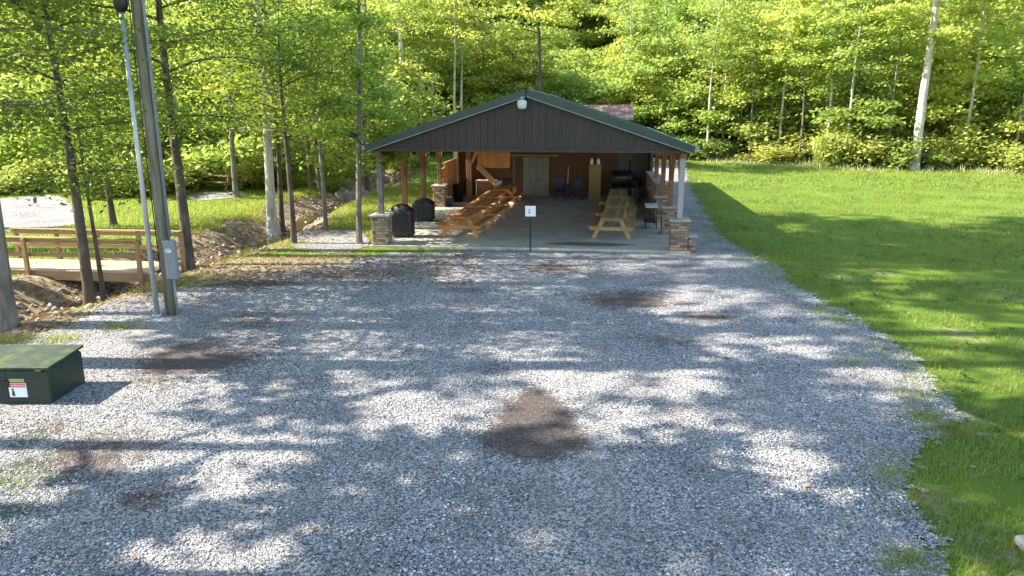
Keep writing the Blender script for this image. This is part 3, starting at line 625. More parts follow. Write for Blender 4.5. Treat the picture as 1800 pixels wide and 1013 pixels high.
# --- trees seen at the left, each its own shape
def lt(pix, seed, Ht, cb, Rad, n, ls, tr, label, bark='bark_dark', leaf='leaf_near', name='broadleaf_tree', **kw):
    x, y = px(*pix); return put_tree(tree_data(seed, Ht, cb, Rad, n, ls, tr, bark, leaf, **kw), x, y, 0, 1, label, name=name)
lt((18, 570), 201, 12, 4.2, 3.2, 8500, .12, .15, 'thick grey-brown trunk at the left edge, nearest tree before the footbridge', bark='bark_grey', lean=(-.1, .2))
lt((155, 512), 202, 11, 3.3, 3.4, 12500, .105, .135, 'dark-trunked tree with spreading pale roots in front of the footbridge', lean=(.02, .1), roots=6)
lt((179, 500), 203, 6.0, 2.7, 1.7, 3400, .11, .065, 'slender sapling just right of the rooted tree by the footbridge', lean=(-.2, .2))
lt((332, 465), 204, 13, 4.3, 3.4, 11000, .11, .155, 'tall dark tree at the right end of the footbridge', lean=(-.02, .1))
lt((200, 398), 205, 9, 2.0, 2.6, 6500, .16, .12, 'thin dark tree on the far bank behind the footbridge', leaf='leaf_mid')
lt((416, 350), 206, 9, 3.0, 2.8, 5000, .17, .14, 'thin brown tree beside the picnic bench across the creek', leaf='leaf_mid', bark='bark_grey')
lt((478, 388), 207, 15, 3.9, 3.8, 11000, .14, .20, 'pale double-trunk tree with roots exposed on the creek bank, left stem', bark='bark_pale', leaf='leaf_mid', roots=7, flare=1.1)
lt((494, 384), 208, 13, 3.9, 3.2, 6500, .14, .11, 'darker stem growing against the pale rooted tree on the bank', bark='bark_dark', leaf='leaf_mid', flare=1.0, lean=(.15, 0))
lt((517, 428), 209, 8, 3.5, 2.4, 3200, .12, .10, 'straight dark tree standing on the near creek bank', leaf='leaf_near', bark='bark_dark', flare=.2)
lt((573, 402), 210, 8, 3.6, 2.4, 2800, .13, .085, 'slim light-barked tree beside the pale gravel patch', leaf='leaf_mid', bark='bark_grey', flare=.2)
lt((562, 335), 211, 13, 4.0, 3.2, 6500, .17, .14, 'stout brown trunk across the creek behind the slim light tree', leaf='leaf_mid', bark='bark_grey')
lt((646, 327), 212, 17, 7.5, 3.4, 3200, .18, .16, 'tall bare-stemmed tree rising behind the left corner of the pavilion', bark='bark_grey', leaf='leaf_mid', lean=(.12, 0))
# a leafy young tree hugging the left front corner of the pavilion
put_tree(tree_data(213, 14, 2.5, 1.7, 7500, .13, .10, 'bark_grey', 'leaf_mid', clump=.28, limbs=30, flare=.3, lean=(.35, -.3), prof=lambda f: (1.0 - .5 * f) if f < .16 else .5), -5.15, 24.6, 0, 1, 'tall slim tree with leafy low branches touching the left corner of the pavilion roof')

# --- woodland behind
WD = [tree_data(300 + i, Ht, cb, rd_, nl, .29, tr, bk, 'leaf_wood', limbs=lb, clump=.62, droop=.25, dens=1.45)
      for i, (Ht, cb, rd_, nl, tr, bk, lb) in enumerate([(8.5, .7, 4.0, 8000, .10, 'bark_grey', 26), (10, 1.2, 4.3, 8500, .12, 'bark_dark', 26), (6, .4, 3.0, 5200, .06, 'bark_dark', 22), (11.5, 2.0, 4.2, 8000, .13, 'bark_grey', 26), (13, 3.5, 4.4, 8000, .16, 'bark_pale', 24), (17, 7.5, 3.0, 1500, .13, 'bark_pale', 18), (14, 6.0, 2.6, 1500, .10, 'bark_grey', 18)])]
spots = []
rr = random.Random(21)
def try_spot(x, y, md):
    for (a, b, _) in spots:
        if (a - x) ** 2 + (b - y) ** 2 < md * md: return False
    spots.append((x, y, md)); return True
def ey(x): return float(edge_y(np.array([float(x)]))[0])
def gap(x, y): return y < 70 and abs(x - 29.4 * y / 54.5) < 1.9
def in_building(x, y): return -6.5 < x - .14 * (y - 23.5) < 7.5 and y < 50
for band, (d0, d1, md, cnt) in enumerate([(1.0, 7, 3.6, 90), (7, 20, 4.0, 110), (20, 42, 4.6, 110)]):
    for _ in range(cnt * 5):
        y = rr.uniform(40, 110); x = rr.uniform(-.74 * y - 3, .74 * y + 3); d = y - ey(x)
        if d0 < d < d1 and not gap(x, y) and not (5 < x < 12 and 52 < y < 66): 
            if try_spot(x, y, md): pass
# extra understorey across the creek, in front of the slope on the left
for _ in range(260):
    y = rr.uniform(41, 58); x = rr.uniform(-.74 * y - 2, -9)
    if y < ey(x) + 1.5: try_spot(x, y, 5.6)
spots += [(8.5, 71.5, 3), (11.5, 70, 3), (5.5, 71, 3), (10, 75, 3), (7, 76, 3)]
for i, (x, y, md) in enumerate(spots):
    d = y - ey(x); v = rr.choice([0, 0, 2, 2, 1, 3]) if d < 7 else rr.choice([0, 1, 1, 3, 4, 4])
    if x < -9 and d < 1.5: lab, grp = 'leafy young tree on the grass across the creek, before the wooded slope', 'young trees across the creek'
    elif x > 9: lab, grp = 'leafy yellow-green tree in the wood behind the right lawn', 'trees of the wood behind the lawn'
    elif x > -9: lab, grp = 'leafy tree on the slope behind the pavilion roof', 'trees of the slope behind the pavilion'
    else: lab, grp = 'leafy tree on the wooded slope left, far beyond the creek', 'trees of the left wooded slope'
    put_tree(WD[v], x, y, rr.uniform(0, 6.28), rr.uniform(.8, 1.15), lab, grp)
k = 0
for _ in range(4000):
    if k >= 34: break
    y = rr.uniform(42, 75); x = rr.uniform(-.7 * y, .72 * y); d = y - ey(x)
    if -1 < d < 4 and not gap(x, y) and (x > 9.5 or x < -4) and try_spot(x, y, 2.2):
        k += 1
        put_tree(WD[5 + k % 2], x, y, rr.uniform(0, 6), rr.uniform(.85, 1.1), 'slim bare-stemmed tree at the front of the wood ' + ('right of the pavilion' if x > 0 else 'left of the pavilion'), 'slim trees along the wood edge ' + ('right of the pavilion' if x > 0 else 'left of the pavilion'))
# single trees one can tell apart in the wood
y = 54.5; x = 29.35
put_tree(tree_data(401, 22, 8, 4, 6500, .3, .34, 'bark_pale', 'leaf_wood', lean=(-.02, 0), flare=.4), x, y, 0, 1, 'tall thick white-trunked tree at the wood edge behind the right lawn')
put_tree(tree_data(402, 16, 5.5, 3.4, 5000, .3, .17, 'bark_pale', 'leaf_wood', lean=(-.35, 0), flare=.2), 25.2, 60.0, 0, 1, 'slim pale tree leaning left, halfway between pavilion and white trunk')
put_tree(tree_data(403, 19, 9, 4, 5200, .3, .2, 'bark_dark', 'leaf_wood', lean=(.02, 0), flare=.2), 1.9, 56, .4, 1, 'thin dark forked tree directly above the pavilion ridge', 'thin dark trunks behind the ridge' and None)
put_tree(tree_data(404, 20, 10, 4, 5200, .3, .24, 'bark_pale', 'leaf_wood', flare=.2), -8.2, 58, 0, 1, 'pale speckled trunk above the left slope of the pavilion roof')
put_tree(tree_data(405, 20, 10, 4, 5200, .3, .26, 'bark_pale', 'leaf_wood', flare=.2), 43.5, 66, 0, 1, 'pale grey tree at the far right of the wood')

# --- shrubs along the wood edge
SB = []
for i in range(3):
    rng = np.random.default_rng(500 + i); mb = MB(); P = []
    for k in range(9):
        a = rng.uniform(0, 6.28); L = rng.uniform(.6, 1.3); e = Vector((math.cos(a) * L * .8, math.sin(a) * L * .8, rng.uniform(.6, 1.5)))
        mb.tube([(0, 0, -.1), e * .5 + Vector((0, 0, .15)), e], [.02, .014, .005], 4, False); P += [e * .5, e * .8, e]
    P = np.array([tuple(p) for p in P]); C = P[rng.integers(0, len(P), 2300)] + rng.normal(0, .3, (2300, 3)) * [1, 1, .7]; C = C[C[:, 2] > 0]
    SB.append((mb.mesh('stem', M['bark_dark']), leaf_mesh('foliage', C, .17, M['shrub'], rng, .8)))
k = 0
for row, (dr, stp, sa, sb_) in enumerate([(0, 2.0, .9, 1.8), (3.2, 2.6, 1.4, 2.3), (6.5, 3.2, 1.8, 2.9)]):
    for xs in np.arange(-48, 54, stp):
        x = xs + rr.uniform(-.8, .8); y = ey(x) + dr + (rr.uniform(-2.4, 1.0) if row == 0 else rr.uniform(-.6, 1.4))
        if (gap(x, y) and row > 0) or abs(x) > .74 * y + 3 or (-9 < x < 9.5 and row < 1) or (5 < x < 12 and 55 < y < 66): continue
        side = 'behind the right lawn' if x > 0 else 'across the creek'
        put_tree(SB[k % 3], x, y, rr.uniform(0, 6), rr.uniform(sa, sb_), 'low yellow-green bush at the wood edge ' + side, 'bushes at the wood edge ' + side, name='bush', cat='bush'); k += 1
for i, q in enumerate([(600, 330), (520, 330), (455, 322), (620, 312), (700, 300), (740, 296)]):
    x, y = px(*q)
    put_tree(SB[i % 3], x, y, i, .6, 'small bush on the grassy creek bank left of the pavilion', 'small bushes on the creek bank', name='bush', cat='bush')
for i, q in enumerate([(12, 342), (70, 336), (150, 340), (190, 348), (240, 345), (285, 340), (325, 334), (440, 330), (480, 326)]):
    x, y = px(*q)
    put_tree(SB[i % 3], x, y, i * 2.1, 1.25, 'yellow-green bush across the creek beside the gravel road', 'bushes beside the gravel road', name='bush', cat='bush')
# --- brown earth mound on the creek bend
x, y = px(618, 330); mb = MB()
mb.lathe([(1.15, -.4), (1.1, -.05), (.95, .35), (.65, .62), (.3, .74), (.02, .78)], 16)
mb.v = [(a + .18 * math.sin(b * 5 + c * 4), (b + .15 * math.cos(a * 4)) * .7, c * (1 + .12 * math.sin(a * 6 + b * 3))) for a, b, c in mb.v]
o = mb.build('earth_mound', M['rock']); o.location = (x, y, h1(x, y)); tag(o, 'brown mound of bare earth and roots at the creek bend', 'mound')

# ------------------------------------------------------------------ pavilion
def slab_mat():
    m, n, p = base_mat('dark_patch_concrete'); tc = N(n, 'ShaderNodeTexCoord')
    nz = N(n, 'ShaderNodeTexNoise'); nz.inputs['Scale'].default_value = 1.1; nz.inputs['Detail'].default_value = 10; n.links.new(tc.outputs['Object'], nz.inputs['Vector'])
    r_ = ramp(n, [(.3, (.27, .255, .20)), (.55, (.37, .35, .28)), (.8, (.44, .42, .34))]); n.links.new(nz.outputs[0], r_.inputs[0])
    mp = N(n, 'ShaderNodeMapping'); mp.inputs['Location'].default_value = (-2.0 / 1.5, -.62 / .36, 0); mp.inputs['Scale'].default_value = (1 / 1.5, 1 / .36, 0)  # one darker oval patch on the floor near its front edge
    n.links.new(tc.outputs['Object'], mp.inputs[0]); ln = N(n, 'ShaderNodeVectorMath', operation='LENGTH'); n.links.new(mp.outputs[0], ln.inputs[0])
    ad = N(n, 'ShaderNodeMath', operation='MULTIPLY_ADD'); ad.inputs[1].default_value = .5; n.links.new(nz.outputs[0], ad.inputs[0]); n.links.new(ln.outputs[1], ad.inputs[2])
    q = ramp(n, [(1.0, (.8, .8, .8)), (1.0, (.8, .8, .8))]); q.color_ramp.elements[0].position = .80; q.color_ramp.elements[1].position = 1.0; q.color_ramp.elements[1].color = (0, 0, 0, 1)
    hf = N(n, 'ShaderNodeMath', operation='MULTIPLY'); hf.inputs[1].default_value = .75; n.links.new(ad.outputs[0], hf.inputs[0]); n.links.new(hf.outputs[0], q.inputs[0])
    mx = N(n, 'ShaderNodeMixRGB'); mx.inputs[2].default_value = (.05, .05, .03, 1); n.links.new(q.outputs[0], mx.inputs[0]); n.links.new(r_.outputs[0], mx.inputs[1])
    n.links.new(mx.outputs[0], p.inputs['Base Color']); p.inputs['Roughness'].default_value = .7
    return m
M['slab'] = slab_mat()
PS = .11; PA = math.atan(PS); PO = (.49, 23.62)
pav = empty('picnic_pavilion', (PO[0], PO[1], 0), -PA, 'open-sided picnic pavilion with dark gable, green metal roof and stone piers', 'pavilion')
def pw(u, v):  # pavilion-local to world
    c, s = math.cos(PA), math.sin(PA); return (PO[0] + u * c + v * s, PO[1] - u * s + v * c)
HW = 4.8; LEN = 22.0; BACK = 14.0; ZB = 3.40; ZG = 3.15; RZ = 4.95; EV = 5.07; SL = (RZ - 3.27) / EV
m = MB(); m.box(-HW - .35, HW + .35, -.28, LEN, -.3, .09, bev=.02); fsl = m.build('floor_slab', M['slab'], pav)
# roof planes with standing ribs
for sgn in (-1, 1):
    m = MB(); y0, y1 = -.55, LEN + .4
    m.poly([(0, y0, RZ), (sgn * EV, y0, RZ - SL * EV), (sgn * EV, y1, RZ - SL * EV), (0, y1, RZ), (0, y0, RZ + .05), (sgn * EV, y0, RZ - SL * EV + .05), (sgn * EV, y1, RZ - SL * EV + .05), (0, y1, RZ + .05)],
           [(0, 1, 2, 3), (7, 6, 5, 4), (0, 4, 5, 1), (1, 5, 6, 2), (2, 6, 7, 3)])
    yy_ = y0 + .15
    while yy_ < y1 - .1:
        m.beam((sgn * .1, yy_, RZ - SL * .1 + .062), (sgn * (EV - .01), yy_, RZ - SL * EV + .062), .04, .025); yy_ += .3
    rf = m.build('roof', M['roof_green'], pav)
    t = MB(); t.beam((sgn * .02, y0 - .015, RZ - .035), (sgn * EV, y0 - .015, RZ - SL * EV - .035), .05, .20); t.build('rake_trim', M['roof_green'], rf)
    t = MB(); t.beam((sgn * .02, y0 + .005, RZ - .165), (sgn * (EV - .03), y0 + .005, RZ - SL * EV - .15), .04, .03); t.build('rake_flashing', M['trim_pale'], rf)
    t = MB(); t.box(min(sgn * EV, sgn * (EV + .13)), max(sgn * EV, sgn * (EV + .13)), y0, y1, RZ - SL * EV - .10, RZ - SL * EV + .03); t.build('gutter', M['trim_pale'], rf)
    t = MB(); t.box(min(sgn * (HW + .1), sgn * (EV - .02)), max(sgn * (HW + .1), sgn * (EV - .02)), y0 + .32, y1 - .1, ZG + .0, ZG + .03); t.build('soffit', M['trim_pale'], rf)
m = MB(); m.poly([(-.16, -.56, RZ + .02), (0, -.56, RZ + .085), (.16, -.56, RZ + .02), (-.16, LEN + .41, RZ + .02), (0, LEN + .41, RZ + .085), (.16, LEN + .41, RZ + .02)], [(0, 1, 4, 3), (1, 2, 5, 4)]); m.build('ridge_cap', M['roof_green'], pav)
# gable of ribbed siding (front) and back
GW = EV - .08
for yv, nm in ((-.30, 'gable'), (LEN + .1, 'rear_gable')):
    m = MB(); zt = RZ - .16
    m.poly([(-GW, yv, ZG + .02), (GW, yv, ZG + .02), (GW, yv, zt - SL * GW + .1), (0, yv, zt + .1), (-GW, yv, zt - SL * GW + .1), (-GW, yv + .06, ZG + .02), (GW, yv + .06, ZG + .02), (GW, yv + .06, zt - SL * GW + .1), (0, yv + .06, zt + .1), (-GW, yv + .06, zt - SL * GW + .1)],
           [(0, 1, 2, 3, 4), (9, 8, 7, 6, 5), (0, 5, 6, 1), (1, 6, 7, 2), (4, 9, 5, 0)])
    u_ = -GW + .1
    while u_ < GW:
        zt2 = zt - SL * abs(u_) + .06; m.box(u_ - .022, u_ + .022, yv - .045, yv - .002, ZG + .06, max(zt2, ZG + .1)); u_ += .228
    m.box(-GW, GW, yv - .06, yv - .004, ZG - .03, ZG + .05)
    m.build(nm, M['siding'], pav)
# beams
for sgn in (-1, 1):
    m = MB(); m.box(sgn * HW - .09, sgn * HW + .09, -.22, LEN, ZG - .19, ZG - .002); m.build('eave_beam', M['timber'], pav)
m = MB(); m.box(-HW + .1, HW - .1, -.22, -.05, ZG - .02, ZB - .055); m.build('header_beam', M['timber'], pav)
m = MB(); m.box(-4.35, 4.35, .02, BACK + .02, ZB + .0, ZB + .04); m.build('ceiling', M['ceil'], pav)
# posts and piers
def pier(u, v, h=1.0, w=.54, par=pav):
    p = MB(); p.box(u - w / 2, u + w / 2, v - w / 2, v + w / 2, -.05, h, bev=.02); q = p.build('stone_pier', M['stone'], par)
    c = MB(); c.box(u - w / 2 - .06, u + w / 2 + .06, v - w / 2 - .06, v + w / 2 + .06, h + .003, h + .08, bev=.02); c.build('pier_cap', M['cap'], q)
def post(u, v, z0, mat, br=True, w=.17, sgn=1, front=False):
    p = MB(); p.box(u - w / 2, u + w / 2, v - w / 2, v + w / 2, z0, ZG - .195, bev=.012); q = p.build('post', M[mat], pav)
    if br:
        for s in (-1, 1):
            if front and s < 0: continue
            b = MB(); b.beam((u, v + s * .09, 2.05), (u, v + s * .72, ZG - .22), .12, .12); b.build('brace', M['timber'], q)
for sgn in (-1, 1):
    for i, v in enumerate((0, 3.1, 6.2, 9.4)):
        hasp = (i == 0) or (i == 3 and sgn < 0) or (sgn > 0)
        if hasp: pier(sgn * HW, v, 1.0)
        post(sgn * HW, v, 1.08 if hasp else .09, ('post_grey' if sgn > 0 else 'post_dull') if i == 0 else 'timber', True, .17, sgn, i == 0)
# front cross braces under the header
m = MB(); 
# enclosed rear: back wall of the open hall, side walls
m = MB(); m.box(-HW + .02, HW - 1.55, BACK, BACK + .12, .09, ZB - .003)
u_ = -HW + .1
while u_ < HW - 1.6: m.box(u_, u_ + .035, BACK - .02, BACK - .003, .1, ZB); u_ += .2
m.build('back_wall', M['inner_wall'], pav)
m = MB(); m.box(HW - 1.548, HW - .02, BACK + .003, BACK + .123, .09, ZB - .003); m.build('wall_panel', M['grey_wall'], pav)
for sgn in (-1, 1):
    m = MB(); m.box(sgn * HW - .06, sgn * HW + .06, BACK - .4 if sgn < 0 else 12.4, LEN, .09, ZG - .195); m.build('side_wall', M['siding'] if sgn > 0 else M['plank_side'], pav)
m = MB(); m.box(-HW, HW, LEN - .12, LEN, .09, ZG); m.build('rear_wall', M['siding'], pav)
# door in the back wall
ud = -1.45
m = MB(); m.box(ud, ud + 1.3, BACK - .075, BACK - .025, .1, 2.02); d = m.build('door', M['door'], pav)
h = MB(); h.box(ud + .64, ud + .66, BACK - .083, BACK - .077, .12, 2.0); h.build('door_seam', M['black'], d)
h = MB(); h.lathe([(.005, 0), (.035, .01), (.035, .04), (.005, .05)], 10, (ud + .56, BACK - .13, 1.02)); h.build('door_knob', M['steel'], d)
h = MB(); h.box(ud - .55, ud - .4, BACK - .07, BACK - .03, .1, 2.02); h.build('door_trim', M['grey_wall'], pav)
h = MB(); h.box(ud - .75, ud + 1.75, BACK - .24, BACK - .025, 2.08, 2.16, bev=.01); h.build('lintel_shelf', M['table_old'], pav)
# kitchen corner at the left rear: boarded half wall, serving hatch, post
m = MB()
u_ = 9.75
while u_ < BACK - .5: m.box(-HW - .03, -HW + .03, u_, u_ + .17, .1, 1.98 if u_ > 10.4 else 1.75); u_ += .18
m.box(-HW + .032, -HW + .07, 9.75, BACK - .5, 1.2, 1.3); m.build('side_boarding', M['plank_side'], pav)
m = MB(); m.box(-3.9, -3.66, 11.2, 11.44, .09, ZB - .003, bev=.01); q = m.build('interior_post', M['timber'], pav)
b = MB(); b.beam((-3.66, 11.32, 1.9), (-3.0, 11.32, ZB - .1), .12, .12); b.build('brace', M['orange_wood'], q)
m = MB(); u_ = -3.42
while u_ < -1.95: m.box(u_, u_ + .1, 11.62, 11.66, 1.72, 2.62); u_ += .112
m.box(-3.48, -1.92, 11.663, 11.70, 1.66, 1.76); m.box(-3.48, -1.92, 11.663, 11.70, 2.56, 2.66); m.build('serving_hatch', M['orange_wood'], pav)
m = MB(); m.beam((-3.35, 11.5, 1.72), (-2.55, 11.3, .98), .05, .26); m.build('hatch_prop', M['table_old'], pav)
m = MB(); m.box(-3.5, -2.7, 11.72, 11.80, .1, 1.0); m.box(-3.55, -2.65, 11.6, 12.0, 1.003, 1.05); m.build('serving_counter', M['timber'], pav)
# stone half wall on the right side
m = MB(); m.box(HW - .22, HW + .22, 6.48, 9.12, -.05, 1.45, bev=.02); m.box(HW - .22, HW + .22, 9.68, 12.38, -.05, 1.45, bev=.02); sw = m.build('stone_half_wall', M['stone'], pav)
c = MB(); c.box(HW - .27, HW + .27, 6.48, 9.12, 1.453, 1.52, bev=.01); c.box(HW - .27, HW + .27, 9.68, 12.38, 1.453, 1.52, bev=.01); c.build('wall_cap', M['cap'], sw)
# floodlight at the gable peak
x, y = pw(-.12, -.62)
fl = empty('security_light', (x, y, 4.42), -PA, 'white security light hanging at the peak of the pavilion gable', 'lamp')
m = MB(); m.lathe([(.005, .0), (.10, .0), (.135, .05), (.15, .15), (.145, .22), (.10, .26), (.005, .27)], 18); m.build('lamp_shade', M['offwhite'], fl)
m = MB(); m.lathe([(.003, .26), (.06, .27), (.05, .36), (.003, .37)], 12); m.beam((0, .0, .33), (0, .28, .30), .05, .04); m.build('bracket', M['trim_pale'], fl)
m = MB(); m.lathe([(.005, -.03), (.07, -.02), (.08, .0)], 14); m.build('lens', M['ink'], fl)
# low stone block right of the front pier
x, y = pw(HW + .42, .1)
sb = empty('stone_block', (x, y, 0), -PA, 'low stone block against the front right pier of the pavilion', 'stone block')
m = MB(); m.box(-.13, .13, -.3, .3, -.05, .50, bev=.02); m.build('base', M['stone'], sb)
m = MB(); m.box(-.17, .17, -.34, .34, .503, .57, bev=.015); m.build('cap', M['cap'], sb)

# ------------------------------------------------------------------ picnic tables
def picnic_table(L=2.4, old=False):
    wy, wx = ('table_old', 'table_old') if old else ('table_wood', 'table_wood_x')
    t = empty('picnic_table')
    m = MB()
    for k in range(5): x0 = -.375 + k * .152; m.box(x0, x0 + .14, -L / 2, L / 2, .715, .755, bev=.005)
    m.build('tabletop', M[wy], t)
    for s in (-1, 1):
        m = MB(); m.box(s * .62 - .145, s * .62 - .003, -L / 2, L / 2, .425, .465, bev=.005); m.box(s * .62 + .003, s * .62 + .145, -L / 2, L / 2, .425, .465, bev=.005); m.build('bench', M[wy], t)
        yk = s * (L / 2 - .32)
        for q in (-1, 1):
            m = MB(); m.beam((q * .62, yk, 0.01), (q * .27, yk, .71), .045, .13, (0, 0, 1), .004); m.build('leg', M[wx], t)
        m = MB(); m.beam((-.74, yk + s * .05, .36), (.74, yk + s * .05, .36), .04, .12, bev=.004); m.beam((-.35, yk + s * .05, .675), (.35, yk + s * .05, .675), .04, .075); m.build('crossbeam', M[wx], t)
        m = MB(); m.beam((0, yk, .36), (0, s * .18, .69), .04, .08); m.build('brace', M[wx], t)
    return t
pt_new = picnic_table(2.4); pt_old = picnic_table(2.6, True)
RT = [(3.38, 24.7), (3.95, 27.9), (4.45, 31.2)]
LT = [(-1.83, 25.0), (-1.30, 27.9), (-1.05, 30.75), (-.52, 33.6)]
labs_r = ['nearest pine picnic table in the right row under the pavilion, by the stone pier', 'middle picnic table of the right row under the pavilion', 'farthest picnic table of the right row, before the covered smoker']
labs_l = ['sunlit orange picnic table at the front of the left row, beside the grill covers', 'second orange picnic table from the front in the left row', 'third orange picnic table from the front in the left row', 'last picnic table of the left row, before the white chest freezer']
def place_table(src, first, x, yf, L, lab):
    o = src if first else copy_tree(src)
    a = math.atan(.155); o.location = (x + .155 * L / 2, yf + L / 2, .092); o.rotation_euler = (0, 0, -a + random.uniform(-.05, .05)); tag(o, lab, 'picnic table', 'picnic tables in two rows under the pavilion')
for i, (x, yf) in enumerate(RT): place_table(pt_old, i == 0, x, yf, 2.45, labs_r[i])
for i, (x, yf) in enumerate(LT): place_table(pt_new, i == 0, x, yf, 2.4, labs_l[i])
# table across the creek
x, y = px(386, 333); o = copy_tree(pt_old); o.location = (x, y, h1(x, y) + .04); o.rotation_euler = (0, 0, 1.2); o['label'] = 'brown picnic table on the far side of the creek, by the gravel road'; o['group'] = 'picnic table across the creek'

# ------------------------------------------------------------------ covered grills
def cover(name, x, y, w, d, h, label, rz=0, hump=.04):
    me = MB(); n = 28; rows = 12
    for r in range(rows + 1):
        f = r / rows
        for k in range(n):
            t = 2 * math.pi * k / n; cx = math.copysign(abs(math.cos(t)) ** .35, math.cos(t)); cy = math.copysign(abs(math.sin(t)) ** .35, math.sin(t))
            fl_ = 1 + .05 * (1 - f) * math.sin(7 * t + 1) + .03 * math.sin(13 * t + f * 6)
            if f > .85: g_ = (1 - (f - .85) / .15 * .55)
            else: g_ = 1
            z = f * h if f < .85 else h * (.85 + (f - .85) * 1.0) + hump * (1 - abs(cx) * .6) * (f - .85) / .15
            if r == 0: z = .05 + .06 * abs(math.sin(2 * t + .6))
            me.v.append((w / 2 * cx * fl_ * g_, d / 2 * cy * fl_ * g_, z))
    for r in range(rows):
        for k in range(n): me.f.append((r * n + k, r * n + (k + 1) % n, (r + 1) * n + (k + 1) % n, (r + 1) * n + k)); me.sm.append(True)
    me.f.append(tuple(rows * n + k for k in range(n))); me.sm.append(True)
    e = empty(name, (x, y, .09), rz, label, 'grill'); me.build('cover', M['black_cloth'], e)
    for sx in (-1, 1):
        for sy in (-1, 1):
            l = MB(); l.tube([(sx * w * .36, sy * d * .34, 0), (sx * w * .36, sy * d * .34, .3)], .025, 8); l.build('leg', M['black'], e)
    return e
cover('covered_grill', -3.84, 25.5, .86, .62, 1.10, 'tall grill under a black cover beside the front left stone pier', -.1)
cover('covered_grill', -3.5, 29.2, .84, .6, .86, 'lower grill under a black cover, behind the tall covered grill', -.1)
# smoker at the right rear
x, y = 5.35, 36.2
sm = empty('barrel_smoker', (x, y, .09), -PA, 'black round-lidded smoker behind the right row of picnic tables', 'grill')
m = MB(); 
for s in (0,):
    prof = [(.001, -.52), (.36, -.52), (.4, -.44), (.4, .44), (.36, .52), (.001, .52)]
    m.lathe(prof, 20); m.v = [(b_, a_, c_ * 0 + .95 + 0) if False else (c_, a_, .98 + b_) for a_, b_, c_ in m.v]
m.build('barrel', M['black'], sm)
m = MB(); m.tube([(.35, 0, 1.3), (.35, 0, 1.85)], .05, 10); m.build('chimney', M['black'], sm)
m = MB(); m.tube([(-.25, -.43, 1.05), (-.25, -.47, 1.1), (.25, -.47, 1.1), (.25, -.43, 1.05)], .012, 6); m.build('handle', M['steel'], sm)
for a_ in (-.38, .38):
    for b_ in (-.26, .26):
        m = MB(); m.tube([(a_, b_, 0), (a_, b_ * .7, .75)], .022, 8); m.build('leg', M['black'], sm)

# chest freezer
x, y = -1.1, 36.2
fz = empty('chest_freezer', (x, y, .09), -PA, 'worn white chest freezer at the end of the left table row', 'freezer')
m = MB(); m.box(-.62, .62, -.32, .32, .04, .84, bev=.03); m.build('body', M['offwhite'], fz)
m = MB(); m.box(-.64, .64, -.34, .33, .846, .92, bev=.02); l = m.build('lid', M['offwhite'], fz)
m = MB(); m.box(-.1, .1, -.37, -.343, .855, .885, bev=.005); m.build('handle', M['steel'], l)
# tall yellow cabinet with jars on top
x, y = 4.05, 36.4
cb_ = empty('pine_cabinet', (x, y, .09), -PA, 'tall narrow yellow pine cabinet against the rear wall', 'cabinet')
m = MB(); m.box(-.3, .3, -.22, .22, 0, 1.66, bev=.008); m.build('body', M['yellow'], cb_)
m = MB(); m.box(-.285, -.004, -.245, -.223, .06, 1.6, bev=.004); dd = m.build('cabinet_door', M['yellow'], cb_)
m = MB(); m.box(.004, .285, -.245, -.223, .06, 1.6, bev=.004); m.build('cabinet_door', M['yellow'], cb_)
for dx, lab in ((-.17, 'white jug standing on the left of the pine cabinet'), (.15, 'white jug standing on the right of the pine cabinet')):
    j = empty('jug', (x + dx, y, .09 + 1.662), 0, lab, 'jug', 'jugs on the pine cabinet')
    m = MB(); m.lathe([(.001, 0), (.075, 0), (.08, .03), (.08, .2), (.03, .27), (.03, .3)], 14); m.build('body', M['white'], j)
    m = MB(); m.lathe([(.034, .30), (.034, .33), (.001, .335)], 12); m.build('cap', M['navy'], j)
# navy stacking chairs
def chair():
    c = empty('plastic_chair')
    m = MB(); m.box(-.24, .24, -.23, .23, .42, .46, bev=.02); m.build('seat', M['navy'], c)
    m = MB()
    for k in range(5): m.beam((-.2 + .1 * k, .235, .47), (-.18 + .09 * k, .33, .88), .07, .02, (0, 1, 0))
    m.beam((-.24, .335, .89), (.24, .335, .89), .03, .08, (0, 0, 1), .01); m.build('backrest', M['navy'], c)
    for sx in (-1, 1):
        for sy in (-1, 1):
            m = MB(); m.tube([(sx * .21, sy * .2, .43), (sx * .25, sy * .24, 0)], [.026, .018], 8); m.build('leg', M['navy'], c)
        m = MB(); m.tube([(sx * .26, -.2, .44), (sx * .27, -.21, .64), (sx * .27, .2, .67), (sx * .25, .29, .69)], .02, 8); m.build('armrest', M['navy'], c)
    return c
ch = chair()
for i, (x, y, r_, z_, lab) in enumerate([(2.35, 35.7, .2, 0, 'navy plastic chair right of the grey door, lower of the left pair'), (2.35, 35.71, .2, .13, 'navy plastic chair stacked on top of the left one by the grey door'),
                                         (3.1, 35.6, -.3, 0, 'navy plastic chair between the white-handled broom and the pine cabinet'), (6.15, 34.6, 1.2, 0, 'navy plastic chair by the stone half wall, farther of two'), (5.95, 33.4, 1.4, 0, 'navy plastic chair by the stone half wall, nearer of two')]):
    o = ch if i == 0 else copy_tree(ch); o.location = (x, y, .09 + z_); o.rotation_euler = (0, 0, r_); tag(o, lab, 'chair', 'navy plastic chairs in the pavilion')
e = empty('broom', (2.75, 36.9, .09), -PA, 'white-handled broom leaning on the rear wall beside the navy chairs', 'broom')
m = MB(); m.tube([(0, 0, .2), (.03, .28, 1.5)], .016, 8); m.build('handle', M['white'], e)
m = MB(); m.box(-.16, .16, -.04, .04, 0, .22, bev=.02); m.build('brush', M['ink'], e)
e = empty('trash_can', (-2.55, 35.2, .09), 0, 'dark grey trash can in front of the serving counter', 'trash can')
